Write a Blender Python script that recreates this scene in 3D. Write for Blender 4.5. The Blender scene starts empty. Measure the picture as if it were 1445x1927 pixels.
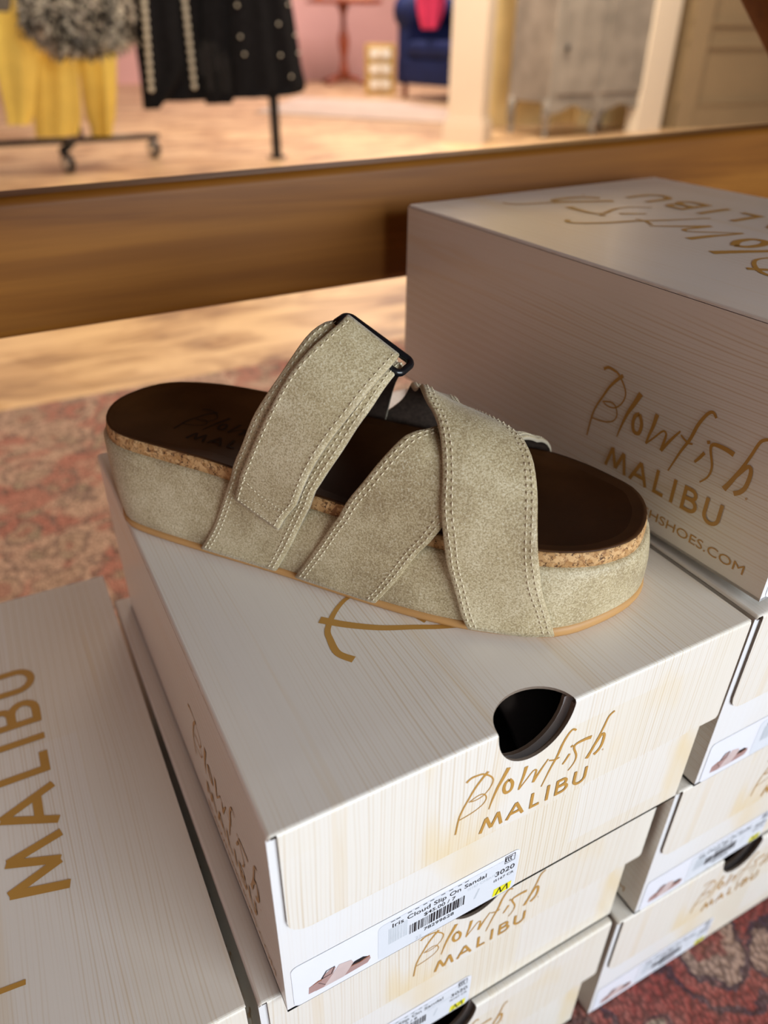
import bpy, bmesh, math, random
from mathutils import Vector, Matrix
random.seed(7)
PI = math.pi
sc = bpy.context.scene
# ------------------------------------------------------------------ camera, world, lights
FPX = 1399.48
CP = Vector((-0.03564, -0.14427, 0.21816))
RM = Matrix(((0.88186588, 0.25042606, -0.39949889),
             (-0.47142965, 0.48298309, -0.73788985),
             (0.00816436, 0.8390555, 0.54398457)))
cam = bpy.data.cameras.new('camera'); co = bpy.data.objects.new('camera', cam)
sc.collection.objects.link(co); sc.camera = co
cam.sensor_fit = 'HORIZONTAL'; cam.sensor_width = 36; cam.lens = FPX / 1445 * 36
cam.clip_start = 0.01; cam.clip_end = 60
co.matrix_world = Matrix.Translation(CP) @ RM.to_4x4()
cam.dof.use_dof = True; cam.dof.focus_distance = 0.315; cam.dof.aperture_fstop = 8.5
sc.view_settings.view_transform = 'Standard'; sc.view_settings.look = 'None'
sc.view_settings.exposure = 0.0; sc.view_settings.gamma = 1
sc.view_settings.use_curve_mapping = False
w = bpy.data.worlds.new('world'); sc.world = w; w.use_nodes = True
w.node_tree.nodes['Background'].inputs[0].default_value = (1.0, 0.80, 0.68, 1)
w.node_tree.nodes['Background'].inputs[1].default_value = 0.235

def area(name, loc, target, size, power, col=(1, 1, 1), sy=None):
    l = bpy.data.lights.new(name, 'AREA'); l.energy = power; l.color = col
    l.shape = 'RECTANGLE'; l.size = size; l.size_y = sy or size
    o = bpy.data.objects.new(name, l); sc.collection.objects.link(o)
    o.location = loc
    o.rotation_euler = (Vector(target) - Vector(loc)).to_track_quat('-Z', 'Y').to_euler()
    return o
area('window_light', (0.9, -2.6, 0.62), (0.15, 0, -0.1), 2.2, 112, (0.82, 0.915, 1.0), 1.3)
area('ceiling_lamp_front', (0.25, -0.75, 2.2), (0.15, 0, 0), 0.5, 3, (1.0, 0.97, 0.94))
area('ceiling_lamp_near', (0.9, 1.9, 2.3), (0.7, 1.8, -0.36), 0.9, 64, (1.0, 0.80, 0.50))
area('ceiling_lamp_mid', (2.0, 4.4, 2.4), (2.0, 4.6, -0.36), 1.8, 95, (1.0, 0.86, 0.74))
area('ceiling_lamp_back', (4.2, 7.4, 2.4), (4.5, 8.0, -0.36), 2.0, 150, (1.0, 0.86, 0.80))
area('cabinet_wall_fill', (3.0, 3.2, 1.9), (3.6, 4.4, 0.0), 0.8, 58, (1.0, 0.86, 0.66))  # fill light added to brighten the cream wall beside and behind the cabinet
area('pink_wall_bounce', (-2.2, 0.9, 0.6), (0.2, 0.2, 0), 1.6, 9, (1.0, 0.62, 0.62))

# ------------------------------------------------------------------ helpers
def ray(u, v):
    return (RM @ Vector(((u - 722.5) / FPX, -(v - 963.5) / FPX, -1)))
def at_y(u, v, y):
    d = ray(u, v); return CP + d * ((y - CP.y) / d.y)
def at_z(u, v, z):
    d = ray(u, v); return CP + d * ((z - CP.z) / d.z)

KEEP = [False]
def link(o): sc.collection.objects.link(o); return o
def mesh_obj(name, bm, mats, parent=None, smooth=False, loc=None):
    me = bpy.data.meshes.new(name)
    if not KEEP[0]: bmesh.ops.recalc_face_normals(bm, faces=bm.faces[:])
    KEEP[0] = False
    bm.to_mesh(me); bm.free()
    if not isinstance(mats, (list, tuple)): mats = [mats]
    for m in mats: me.materials.append(m)
    if smooth:
        for p in me.polygons: p.use_smooth = True
    o = link(bpy.data.objects.new(name, me))
    if parent: o.parent = parent
    if loc: o.location = loc
    return o
def tag(o, label=None, cat=None, group=None, kind=None):
    if label: o['label'] = label
    if cat: o['category'] = cat
    if group: o['group'] = group
    if kind: o['kind'] = kind
    return o
def empty(name, loc=(0, 0, 0), rz=0, **k):
    o = link(bpy.data.objects.new(name, None)); o.location = loc; o.rotation_euler = (0, 0, rz)
    o.empty_display_size = .05
    return tag(o, **k)
def box(bm, a, b, mi=0, M=None, bev=0):
    x0, y0, z0 = a; x1, y1, z1 = b
    vs = [bm.verts.new((x, y, z)) for x in (x0, x1) for y in (y0, y1) for z in (z0, z1)]
    fs = []
    for q in ((0, 1, 3, 2), (4, 6, 7, 5), (0, 4, 5, 1), (2, 3, 7, 6), (0, 2, 6, 4), (1, 5, 7, 3)):
        f = bm.faces.new([vs[i] for i in q]); f.material_index = mi; fs.append(f)
    if bev:
        es = list({e for f in fs for e in f.edges})
        r = bmesh.ops.bevel(bm, geom=es, offset=bev, segments=3, profile=.6, affect='EDGES')
        vs = list({v for f in r['faces'] for v in f.verts} | {v for v in vs if v.is_valid})
    if M: bmesh.ops.transform(bm, matrix=M, verts=[v for v in vs if v.is_valid])
    return vs
def lathe(bm, prof, c=(0, 0, 0), n=24, mi=0, M=None):
    rings = []
    for r, z in prof:
        rings.append([bm.verts.new((c[0] + r * math.cos(2 * PI * k / n), c[1] + r * math.sin(2 * PI * k / n), c[2] + z)) for k in range(n)])
    for a, b in zip(rings, rings[1:]):
        for k in range(n):
            f = bm.faces.new((a[k], a[(k + 1) % n], b[(k + 1) % n], b[k])); f.material_index = mi
    f = bm.faces.new(rings[0][::-1]); f.material_index = mi
    f = bm.faces.new(rings[-1]); f.material_index = mi
    if M: bmesh.ops.transform(bm, matrix=M, verts=[v for r in rings for v in r])
def tube(bm, pts, rad, n=10, mi=0, closed=False):
    pts = [Vector(p) for p in pts]; rings = []; N = len(pts)
    up = Vector((0.13, 0.21, 0.97))
    for i, p in enumerate(pts):
        a = pts[i - 1] if (i > 0 or closed) else p
        b = pts[(i + 1) % N] if (i < N - 1 or closed) else p
        t = (b - a).normalized(); s = t.cross(up).normalized(); q = s.cross(t)
        r = rad[i] if isinstance(rad, (list, tuple)) else rad
        rings.append([bm.verts.new(p + (s * math.cos(2 * PI * k / n) + q * math.sin(2 * PI * k / n)) * r) for k in range(n)])
    L = list(zip(rings, rings[1:] + ([rings[0]] if closed else [])))
    for a, b in L:
        for k in range(n):
            f = bm.faces.new((a[k], a[(k + 1) % n], b[(k + 1) % n], b[k])); f.material_index = mi
    if not closed:
        bm.faces.new(rings[0][::-1]).material_index = mi; bm.faces.new(rings[-1]).material_index = mi
def catmull(pts, k=6, closed=False):
    P = [Vector(p) for p in pts]; out = []; n = len(P)
    rng = range(n) if closed else range(n - 1)
    for i in rng:
        if closed: a, b, c, d = P[i - 1], P[i], P[(i + 1) % n], P[(i + 2) % n]
        else: a, b, c, d = P[max(i - 1, 0)], P[i], P[i + 1], P[min(i + 2, n - 1)]
        for j in range(k):
            t = j / k
            out.append(0.5 * ((2 * b) + (c - a) * t + (2 * a - 5 * b + 4 * c - d) * t * t + (3 * b - a - 3 * c + d) * t ** 3))
    if not closed: out.append(P[-1])
    return out
def resample(pts, n, closed=False):
    P = [Vector(p) for p in pts]
    if closed: P = P + [P[0]]
    d = [0]
    for a, b in zip(P, P[1:]): d.append(d[-1] + (b - a).length)
    out = []; j = 0
    for i in range(n):
        t = d[-1] * i / (n if closed else n - 1)
        while j < len(d) - 2 and d[j + 1] < t: j += 1
        s = (t - d[j]) / max(d[j + 1] - d[j], 1e-12)
        out.append(P[j].lerp(P[j + 1], min(s, 1)))
    return out

# ------------------------------------------------------------------ materials
class NT:
    def __init__(s, name, rough=.5, spec=.5, metal=0, color=None, coat=0):
        s.m = bpy.data.materials.new(name); s.m.use_nodes = True; s.t = s.m.node_tree; s.n = s.t.nodes
        s.b = s.n['Principled BSDF']; s.b.inputs['Roughness'].default_value = rough
        s.b.inputs['Specular IOR Level'].default_value = spec; s.b.inputs['Metallic'].default_value = metal
        s.b.inputs['Coat Weight'].default_value = coat
        if color: s.b.inputs['Base Color'].default_value = (*color, 1)
        s.c = None
    def new(s, t, **k):
        n = s.n.new(t)
        for a, b in k.items():
            if a in n.inputs: n.inputs[a].default_value = b
            else: setattr(n, a, b)
        return n
    def l(s, a, b): s.t.links.new(a, b)
    def coord(s, scale=(1, 1, 1), rot=(0, 0, 0), kind='Object', loc=(0, 0, 0)):
        tc = s.new('ShaderNodeTexCoord'); mp = s.new('ShaderNodeMapping')
        mp.inputs['Scale'].default_value = scale; mp.inputs['Rotation'].default_value = rot
        mp.inputs['Location'].default_value = loc
        s.l(tc.outputs[kind], mp.inputs[0]); return mp.outputs[0]
    def noise(s, vec, scale, detail=4, rough=.5, dist=0):
        n = s.new('ShaderNodeTexNoise'); n.inputs['Scale'].default_value = scale
        n.inputs['Detail'].default_value = detail; n.inputs['Roughness'].default_value = rough
        n.inputs['Distortion'].default_value = dist; s.l(vec, n.inputs['Vector']); return n.outputs['Fac']
    def ramp(s, fac, stops, interp='LINEAR'):
        r = s.new('ShaderNodeValToRGB'); e = r.color_ramp.elements; r.color_ramp.interpolation = interp
        while len(e) < len(stops): e.new(.5)
        for i, (p, c) in enumerate(stops):
            e[i].position = p; e[i].color = (*c, 1) if not isinstance(c, (int, float)) else (c, c, c, 1)
        s.l(fac, r.inputs[0]); return r.outputs[0]
    def mix(s, fac, a, b, mode='MIX'):
        m = s.new('ShaderNodeMix', data_type='RGBA', blend_type=mode)
        for k, v in ((0, fac), (6, a), (7, b)):
            if hasattr(v, 'links'): s.l(v, m.inputs[k])
            elif k == 0: m.inputs[0].default_value = v
            else: m.inputs[k].default_value = (*v, 1)
        return m.outputs[2]
    def col(s, o): s.l(o, s.b.inputs['Base Color'])
    def bump(s, h, strength=.3, dist=.001):
        b = s.new('ShaderNodeBump'); b.inputs['Strength'].default_value = strength; b.inputs['Distance'].default_value = dist
        s.l(h, b.inputs['Height']); s.l(b.outputs[0], s.b.inputs['Normal'])

def plain(name, c, rough=.5, spec=.5, metal=0, var=.08, scale=60):
    t = NT(name, rough, spec, metal)
    n = t.noise(t.coord(), scale, 3)
    t.col(t.ramp(n, [(.3, tuple(x * (1 - var) for x in c)), (.7, tuple(min(1, x * (1 + var)) for x in c))]))
    return t.m

def printed_paper(name, along, loc=(0, 0, 0), plain_left=False):
    """whitewashed pine print; along = axis the printed grain runs on"""
    t = NT(name, .3, .42, coat=.05)
    mid = {'y': (60, 2.6, 60), 'z': (60, 60, 2.6)}[along]
    tc = t.coord(loc=loc); sx = t.new('ShaderNodeSeparateXYZ'); t.l(tc, sx.inputs[0])
    def math_(op, a, b=None, c=None):
        m = t.new('ShaderNodeMath', operation=op)
        for k, v in enumerate((a, b, c)):
            if v is None: continue
            if hasattr(v, 'links'): t.l(v, m.inputs[k])
            else: m.inputs[k].default_value = v
        return m.outputs[0]
    u = math_('ADD', sx.outputs[0], sx.outputs[2]) if along == 'y' else sx.outputs[0]
    lowsc = {'y': (14, 2.0, 14), 'z': (14, 14, 2.0)}[along]
    lo = t.noise(t.coord(lowsc, loc=loc), 1, 3, .55)
    uu = math_('MULTIPLY_ADD', lo, .022, u)
    w1 = math_('SINE', math_('MULTIPLY', uu, 2 * PI / .00165)); w2 = math_('SINE', math_('MULTIPLY', uu, 2 * PI / .0051))
    ln = math_('ADD', math_('MULTIPLY', w1, .7), math_('MULTIPLY', w2, .3))
    zone = t.noise(t.coord({'y': (20, 3, 20), 'z': (20, 20, 3)}[along], loc=loc), 1, 2, .5)
    amp = t.ramp(zone, [(.40, .08), (.58, 1)])
    f = math_('MULTIPLY', t.ramp(ln, [(.15, 0), (.85, 1)]), amp)
    fb = t.noise(t.coord({'y': (900, 30, 900), 'z': (900, 900, 30)}[along], loc=loc), 1, 2)
    c2 = t.coord(mid, loc=loc); g = t.noise(c2, 1, 3, .6, .4)
    lines = t.mix(math_('MULTIPLY', f, .95), (.80, .755, .68), (.62, .49, .32))
    lines = t.mix(.06, lines, fb)
    # paler planks and creamier planks printed as a patchwork
    br = t.new('ShaderNodeTexBrick')
    br.inputs['Color1'].default_value = (0, 0, 0, 1); br.inputs['Color2'].default_value = (1, 1, 1, 1)
    br.inputs['Mortar'].default_value = (.5, .5, .5, 1); br.inputs['Mortar Size'].default_value = 0
    br.inputs['Scale'].default_value = 1; br.inputs['Brick Width'].default_value = 1; br.inputs['Row Height'].default_value = 1
    br.inputs['Bias'].default_value = .15
    if along == 'z': cc = t.coord((16, 1, 22), loc=(.2, 0, .35)); 
    else: cc = t.coord((17, 5, 1), loc=(.3, .1, 0))
    if along == 'z':
        sx = t.new('ShaderNodeSeparateXYZ'); cb = t.new('ShaderNodeCombineXYZ'); t.l(cc, sx.inputs[0])
        t.l(sx.outputs[0], cb.inputs[0]); t.l(sx.outputs[2], cb.inputs[1]); cc = cb.outputs[0]
    t.l(cc, br.inputs['Vector'])
    pale = t.mix(.35, lines, (.87, .86, .84))
    cream = t.mix(.32, lines, (.83, .74, .56))
    base = t.mix(br.outputs['Color'], pale, cream)
    streak = t.ramp(g, [(.60, 0), (.68, 1), (.71, .2), (.9, 0)])
    base = t.mix(t.mix(.75, streak, (0, 0, 0)), base, (.72, .53, .27))
    kn = t.noise(t.coord({'y': (9, 3, 9), 'z': (22, 22, 7)}[along], loc=(3, 1, 2)), 1, 2, .5, .2)
    base = t.mix(t.ramp(kn, [(.61, 0), (.70, .6)]), base, (.80, .62, .32))
    if plain_left:   # the base panel is left nearly unprinted towards its left corner
        s3 = t.new('ShaderNodeSeparateXYZ'); t.l(t.coord(), s3.inputs[0])
        base = t.mix(t.ramp(math_('MULTIPLY', s3.outputs[0], 5.0), [(.10, .85), (.55, 0)]), base, (.82, .83, .85))
    t.col(base)
    return t.m

M = {}
M['paper_top'] = printed_paper('printed paper with grain running back', 'y')
M['paper_front'] = printed_paper('printed paper with upright grain', 'z')
M['paper_base'] = printed_paper('printed paper of the base panel', 'z', (37, 0, 11), True)
M['white_board'] = plain('white uncoated board', (.80, .81, .84), .55, .3, var=.02)
M['kraft'] = plain('grey brown board edge', (.20, .155, .12), .8, .2)
M['gold'] = plain('ochre print', (.50, .27, .06), .38, .5, var=.05)
M['label'] = plain('glossy white label', (.84, .86, .93), .25, .5, var=.01)
M['sticker'] = plain('pale price sticker', (.74, .78, .84), .3, .5, var=.01)
M['ink'] = plain('black label ink', (.015, .017, .02), .4, .4)
M['faint_ink'] = plain('faint grey ink', (.58, .63, .68), .4, .4)
M['yellow'] = plain('yellow highlight', (.85, .80, .02), .4, .4, var=.02)
M['pink_print'] = plain('dusty pink print', (.42, .27, .25), .4, .4)
M['pink_pale'] = plain('pale pink print', (.62, .50, .48), .4, .4)
M['rust_print'] = plain('rust print', (.28, .11, .06), .4, .4)
M['black'] = plain('black enamel', (.006, .007, .009), .22, .5)
M['dark_glossy'] = plain('dark glossy shoe', (.13, .13, .14), .22, .6)

def leather():
    t = NT('beige nubuck leather', .52, .45)
    c = t.coord()
    big = t.noise(c, 36, 4, .6, .3)
    fine = t.noise(c, 1250, 2, .7)
    a = t.ramp(big, [(.3, (.36, .275, .15)), (.5, (.50, .41, .24)), (.72, (.64, .55, .36))])
    b = t.ramp(fine, [(.38, (.56, .52, .45)), (.52, (1, 1, 1))])
    k = t.mix(.8, a, b, 'MULTIPLY')
    k = t.mix(t.ramp(fine, [(.55, 0), (.68, .4)]), k, (.80, .77, .63))
    t.col(k); t.bump(fine, .35, .0004)
    t.b.inputs['Sheen Weight'].default_value = .15
    return t.m
M['leather'] = leather()
M['thread'] = plain('cream thread', (.60, .52, .36), .7, .3)
M['lining'] = plain('dark brown lining', (.055, .038, .028), .6, .4, var=.3, scale=500)
M['edge_cream'] = plain('raw cream strap edge', (.44, .38, .28), .7, .3)
def insole():
    t = NT('dark brown insole leather', .5, .22)
    n = t.noise(t.coord(), 22, 4, .6)
    t.col(t.ramp(n, [(.3, (.034, .012, .003)), (.75, (.075, .029, .008))]))
    t.bump(t.noise(t.coord(), 900, 3, .6), .15, .0003); return t.m
M['insole'] = insole()
M['insole_ink'] = plain('blackened stamp', (.006, .004, .004), .6, .3)
def cork():
    t = NT('cork', .7, .3)
    c = t.coord()
    v = t.new('ShaderNodeTexVoronoi'); v.inputs['Scale'].default_value = 480; t.l(c, v.inputs['Vector'])
    n = t.noise(c, 420, 4, .7, 1.2); n2 = t.noise(c, 160, 3, .6, 2.0)
    a = t.ramp(v.outputs['Color'], [(.2, (.42, .22, .08)), (.8, (.66, .41, .19))])
    a = t.mix(t.ramp(n, [(.39, .9), (.45, 0)]), a, (.06, .022, .010))
    a = t.mix(t.ramp(n2, [(.36, .7), (.42, 0)]), a, (.20, .08, .03))
    t.col(a); t.bump(n, .5, .0006); return t.m
M['cork'] = cork()
M['outsole'] = plain('tan rubber outsole', (.50, .27, .095), .5, .4, var=.06, scale=40)

def wood(name, c1, c2, c3, scale=(1.2, 22, 22), rough=.28, coat=.3, wear=True):
    t = NT(name, rough, .5, coat=coat); t.b.inputs['Coat Roughness'].default_value = .2
    c = t.coord(scale); g = t.noise(c, 1, 5, .6, .5); big = t.noise(t.coord((2, 8, 8)), 1.3, 3)
    a = t.ramp(g, [(.3, c1), (.5, c2), (.7, c3)])
    a = t.mix(t.ramp(big, [(.35, .45), (.65, 0)]), a, c1)
    t.col(a); t.bump(g, .06, .001); return t.m
M['table_wood'] = wood('honey brown varnished wood', (.085, .026, .003), (.19, .068, .008), (.30, .12, .017), (1.2, 26, 26), .5, .03)
M['table_wood'].node_tree.nodes['Principled BSDF'].inputs['Specular IOR Level'].default_value = .16
M['red_wood'] = wood('reddish mahogany', (.16, .03, .01), (.26, .05, .02), (.34, .08, .03), (20, 20, 2))
M['dark_edge'] = wood('dark top edge varnish', (.05, .018, .006), (.09, .033, .01), (.12, .045, .014))

def rug_mat():
    t = NT('faded persian weave', .95, .12)
    base = t.coord()
    nz = t.new('ShaderNodeTexNoise'); nz.inputs['Scale'].default_value = 11; nz.inputs['Detail'].default_value = 5
    nz.inputs['Roughness'].default_value = .65; t.l(base, nz.inputs['Vector'])
    vm = t.new('ShaderNodeVectorMath', operation='MULTIPLY_ADD'); t.l(nz.outputs['Color'], vm.inputs[0])
    vm.inputs[1].default_value = (.085, .085, .085); t.l(base, vm.inputs[2]); wv = vm.outputs[0]
    sy = t.new('ShaderNodeSeparateXYZ'); t.l(wv, sy.inputs[0]); border = t.ramp(sy.outputs[1], [(.20, 0), (.24, 1)])
    def vor(scale, feature='F1'):
        v = t.new('ShaderNodeTexVoronoi', feature=feature); v.inputs['Scale'].default_value = scale; t.l(wv, v.inputs['Vector']); return v
    red = t.mix(t.ramp(t.noise(base, 6, 3), [(.4, 0), (.6, 1)]), (.27, .055, .05), (.38, .10, .08))
    ground = t.mix(t.ramp(t.noise(base, 3.1, 4, .6, .6), [(.52, 0), (.60, 1)]), red, (.50, .31, .24))
    ground = t.mix(border, ground, t.mix(t.ramp(t.noise(base, 7, 4, .6, 1.0), [(.44, 0), (.50, 1)]), (.46, .13, .11), (.62, .43, .35)))
    a = vor(12); d = a.outputs['Distance']; sc_ = t.new('ShaderNodeSeparateColor'); t.l(a.outputs['Color'], sc_.inputs[0])
    pal = t.mix(t.ramp(d, [(.50, 0), (.52, .85), (.57, .85), (.59, 0)]), ground, (.06, .045, .06))
    pal = t.mix(t.ramp(d, [(.30, .8), (.33, 0)]), pal, (.46, .34, .26))
    pal = t.mix(t.ramp(d, [(.29, 0), (.31, .9), (.345, .9), (.365, 0)]), pal, (.05, .04, .055))
    pal = t.mix(t.ramp(d, [(.13, .9), (.16, 0)]), pal, (.30, .07, .06))
    b = vor(26); d2 = b.outputs['Distance']; s2 = t.new('ShaderNodeSeparateColor'); t.l(b.outputs['Color'], s2.inputs[0])
    m_ = t.ramp(s2.outputs[0], [(.30, 0), (.35, 1)])
    pal = t.mix(t.mix(m_, (0, 0, 0), t.ramp(d2, [(.22, .8), (.27, 0)])), pal, (.36, .33, .24))
    pal = t.mix(t.mix(m_, (0, 0, 0), t.ramp(d2, [(.24, 0), (.28, .8), (.33, .8), (.37, 0)])), pal, (.05, .035, .045))
    wn = t.noise(base, 7, 6, .75); pal = t.mix(t.ramp(wn, [(.42, 0), (.72, .6)]), pal, (.54, .36, .29))
    pal = t.mix(t.mix(border, (0, 0, 0), (.28, .28, .28)), pal, (.66, .47, .40))
    kn = t.new('ShaderNodeTexVoronoi'); kn.inputs['Scale'].default_value = 340; t.l(t.coord((1, .62, 1)), kn.inputs['Vector'])
    pal = t.mix(t.ramp(kn.outputs['Distance'], [(.3, 0), (.7, .65)]), pal, (.07, .04, .035))
    t.col(pal); t.bump(kn.outputs['Distance'], .8, .0015); return t.m
M['rug'] = rug_mat()

def floor_mat():
    t = NT('light plank floor', .38, .5)
    c = t.coord((1, 1, 1), (0, 0, math.radians(62)))
    br = t.new('ShaderNodeTexBrick'); t.l(c, br.inputs['Vector'])
    for k, vv in (('Color1', (0, 0, 0, 1)), ('Color2', (1, 1, 1, 1)), ('Mortar', (.35, .35, .35, 1))): br.inputs[k].default_value = vv
    br.inputs['Scale'].default_value = 1; br.inputs['Brick Width'].default_value = 1.1; br.inputs['Row Height'].default_value = .14
    br.inputs['Mortar Size'].default_value = .003
    g = t.noise(t.coord((2.6, 9, 1), (0, 0, math.radians(62))), 1.1, 4, .6, 1.0)
    a = t.ramp(g, [(.36, (.22, .10, .045)), (.47, (.48, .28, .14)), (.58, (.74, .50, .28))])
    t.col(t.mix(t.mix(.4, (0, 0, 0), br.outputs['Color']), a, (.78, .56, .36))); return t.m
M['floor'] = floor_mat()
M['pink_wall'] = plain('pink wall paint', (.72, .42, .40), .7, .3, var=.06, scale=1)
M['cream'] = plain('cream painted wood', (.68, .57, .46), .5, .4, var=.03, scale=3)
M['yellow_cream'] = plain('yellow cream plaster', (.80, .62, .30), .6, .3, var=.12, scale=5)
M['grey_wood'] = plain('distressed grey paint', (.27, .24, .21), .6, .3, var=.22, scale=7)
M['panel_tan'] = plain('tan panelling paint', (.33, .24, .14), .55, .4, var=.05, scale=3)
M['white_trim'] = plain('white trim paint', (.85, .74, .60), .45, .4, var=.02)
M['navy'] = plain('navy velvet', (.008, .018, .085), .75, .3, var=.25, scale=12)
M['pink_cloth'] = plain('hot pink cloth', (.80, .06, .16), .8, .2, var=.15, scale=20)
M['yellow_cloth'] = plain('yellow jersey', (.95, .72, .17), .85, .2, var=.06, scale=14)
M['black_cloth'] = plain('black denim', (.006, .006, .008), .9, .15, var=.3, scale=40)
M['grey_cloth'] = plain('grey knit', (.12, .11, .10), .9, .2)
M['stud'] = plain('pearl stud', (.62, .58, .50), .25, .6)
M['steel'] = plain('dull steel', (.30, .31, .33), .3, .5, .8)
M['dark_steel'] = plain('blackened steel', (.06, .06, .065), .35, .5, .6)
M['wicker'] = plain('golden wicker', (.50, .32, .08), .7, .3, var=.4, scale=30)
M['pale_rug'] = plain('pale pink carpet', (.55, .43, .36), .95, .1, var=.08, scale=5)
def fur():
    t = NT('leopard faux fur', .95, .1)
    n = t.noise(t.coord(), 22, 4, .6, 1.5); n2 = t.noise(t.coord(), 90, 2)
    a = t.ramp(n, [(.42, (.02, .017, .016)), (.5, (.26, .24, .21)), (.58, (.72, .68, .60))])
    t.col(t.mix(t.ramp(n2, [(.4, .4), (.6, 0)]), a, (.05, .045, .04))); return t.m
M['fur'] = fur()
M['white_thing'] = plain('white ornaments', (.8, .76, .66), .6)
M['orange'] = plain('orange glass', (.8, .22, .04), .3)
M['rose_gold'] = plain('pink and gold trinkets', (.85, .40, .26), .4, var=.4, scale=40)

# ------------------------------------------------------------------ lettering
def ds(p): return (p[0], p[1] - .03 * p[0])
LOGO = [  # centre line, start width, mid width, end width (logo millimetres)
 ([(-9.8, 38.1), (-7.6, 39.6), (-4.6, 39.5), (-2.2, 38.9), (1.2, 36.0), (3.1, 32.6), (2.3, 28.7), (-.5, 25.4), (-3.9, 24.4), (-6.7, 24.8)], (1.3, .7, .5)),
 ([(-7.6, 25.0), (-3.4, 26.6), (-.6, 25.9), (.9, 22.7), (-.3, 19.8), (-3.6, 17.8), (-7.7, 16.7), (-11.8, 16.2)], (.6, .6, .6)),
 ([(.2, 39.2), (-2.6, 36.1), (-5.6, 31.8), (-7.9, 27.0), (-9.9, 22.8), (-11.6, 17.4), (-12.6, 7.6)], (1.5, 1.0, .8)),
 ([(10.2, 35.8), (8.0, 30.5), (5.8, 25.6), (4.0, 19.3), (2.9, 14.2)], (2.3, 1.5, .5)),
 ([(11.5, 27.9), (13.4, 24.5), (13.0, 20.5), (10.6, 20.1), (9.3, 23.0), (9.7, 26.4), (11.5, 27.9)], (1.6, 1.6, 1.6)),
 ([(19.4, 31.3), (18.7, 25.8), (17.8, 21.8), (17.2, 18.0)], (1.9, 1.3, .9)),
 ([(17.2, 18.0), (20.3, 22.1), (23.4, 26.2), (25.1, 25.8), (25.0, 22.9), (24.5, 18.5)], (.7, .8, 1.4)),
 ([(24.5, 18.5), (27.4, 24.2), (30.7, 29.6)], (1.3, 1.2, .7)),
 ([(43.2, 40.4), (41.4, 41.8), (39.4, 40.2), (37.0, 35.0), (35.4, 28.7), (33.0, 22.8), (31.4, 18.1), (29.6, 12.6)], (1.0, 1.4, .6)),
 ([(31.3, 28.3), (34.6, 26.9), (36.9, 27.3)], (.7, .8, .6)),
 ([(42.3, 26.5), (40.9, 23.7), (39.4, 21.3)], (1.3, 1.2, .9)),
 ([(42.5, 31.4), (43.1, 30.4)], (1.3, 1.3, 1.3)),
 ([(53.2, 31.2), (50.0, 31.6), (45.3, 31.2), (44.2, 29.1), (46.5, 23.2), (46.1, 18.8), (43.5, 15.1)], (2.0, 1.1, .6)),
 ([(63.6, 41.9), (60.9, 39.8), (59.1, 33.6), (57.2, 27.4), (54.9, 21.3), (53.2, 17.5)], (1.1, 1.1, 2.1)),
 ([(54.9, 21.3), (57.4, 26.3), (59.5, 29.8), (60.9, 28.1), (60.7, 22.7), (59.3, 19.7), (57.2, 17.9)], (.9, 1.5, 1.8)),
 ([(62.0, 18.2), (62.4, 18.5), (62.1, 18.9), (61.8, 18.5), (62.0, 18.2)], (.25, .25, .25)),
]
H_ = 10.0; BW = 1.55
BLOCK = [[(0, 0), (2.2, H_ - 1.2)], [(2.2, H_ - 1.0), (5.2, .8)], [(5.2, .8), (8.2, H_ - 1.0)], [(8.2, H_ - 1.2), (10.4, 0)],
         [(13.2, 0), (17.3, H_ - .9)], [(17.3, H_ - .9), (21.4, 0)], [(14.8, 3.0), (19.8, 3.0)],
         [(25.6, H_), (25.6, 0)], [(25.0, .75), (30.0, .75)],
         [(34.0, H_), (34.0, 0)],
         [(39.0, H_), (39.0, 0)]]
def ribbon(bm, pts, wd, fn, mi, smooth=True):
    P = catmull([(a, b, 0) for a, b in pts], 5) if smooth else [Vector((a, b, 0)) for a, b in pts]
    n = len(P); V = []
    for i, p in enumerate(P):
        t = (P[min(i + 1, n - 1)] - P[max(i - 1, 0)])
        if t.length < 1e-9: t = Vector((1, 0, 0))
        t.normalize(); q = Vector((-t.y, t.x, 0)); f = i / (n - 1)
        w_ = (wd[0] * (1 - 2 * f) + wd[1] * 2 * f) if f < .5 else (wd[1] * (2 - 2 * f) + wd[2] * (2 * f - 1))
        V.append((bm.verts.new(fn(p.x + q.x * w_ / 2, p.y + q.y * w_ / 2)), bm.verts.new(fn(p.x - q.x * w_ / 2, p.y - q.y * w_ / 2))))
    for a, b in zip(V, V[1:]):
        f = bm.faces.new((a[0], b[0], b[1], a[1])); f.material_index = mi
def arc(cx, cy, rx, ry, a0, a1, n=10):
    return [(cx + rx * math.cos(math.radians(a0 + (a1 - a0) * i / n)), cy + ry * math.sin(math.radians(a0 + (a1 - a0) * i / n))) for i in range(n + 1)]
def logo(bm, fn, mi=1, only=None):
    k = 0
    for pts, wd in LOGO:
        k += 1
        ribbon(bm, [ds(p) for p in pts], wd, lambda a, b, e=k: fn(a, b, e * .02), mi)
    for seg in BLOCK:
        k += 1; ribbon(bm, seg, (BW,) * 3, lambda a, b, e=k: fn(a, b, e * .02), mi, False)
    for pts in ([(39, H_ - .7)] + arc(41.5, 7.4, 2.2, 1.9, 90, -90) + [(39, 5.4)], [(39, 5.3)] + arc(42.0, 3.05, 2.6, 2.3, 90, -90) + [(39, .75)],
                [(48.6, H_)] + arc(51.6, 3.7, 3.0, 3.0, 180, 360, 14) + [(54.6, H_)]):
        k += 1; ribbon(bm, pts, (BW,) * 3, lambda a, b, e=k: fn(a, b, e * .02), mi, False)
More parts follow.
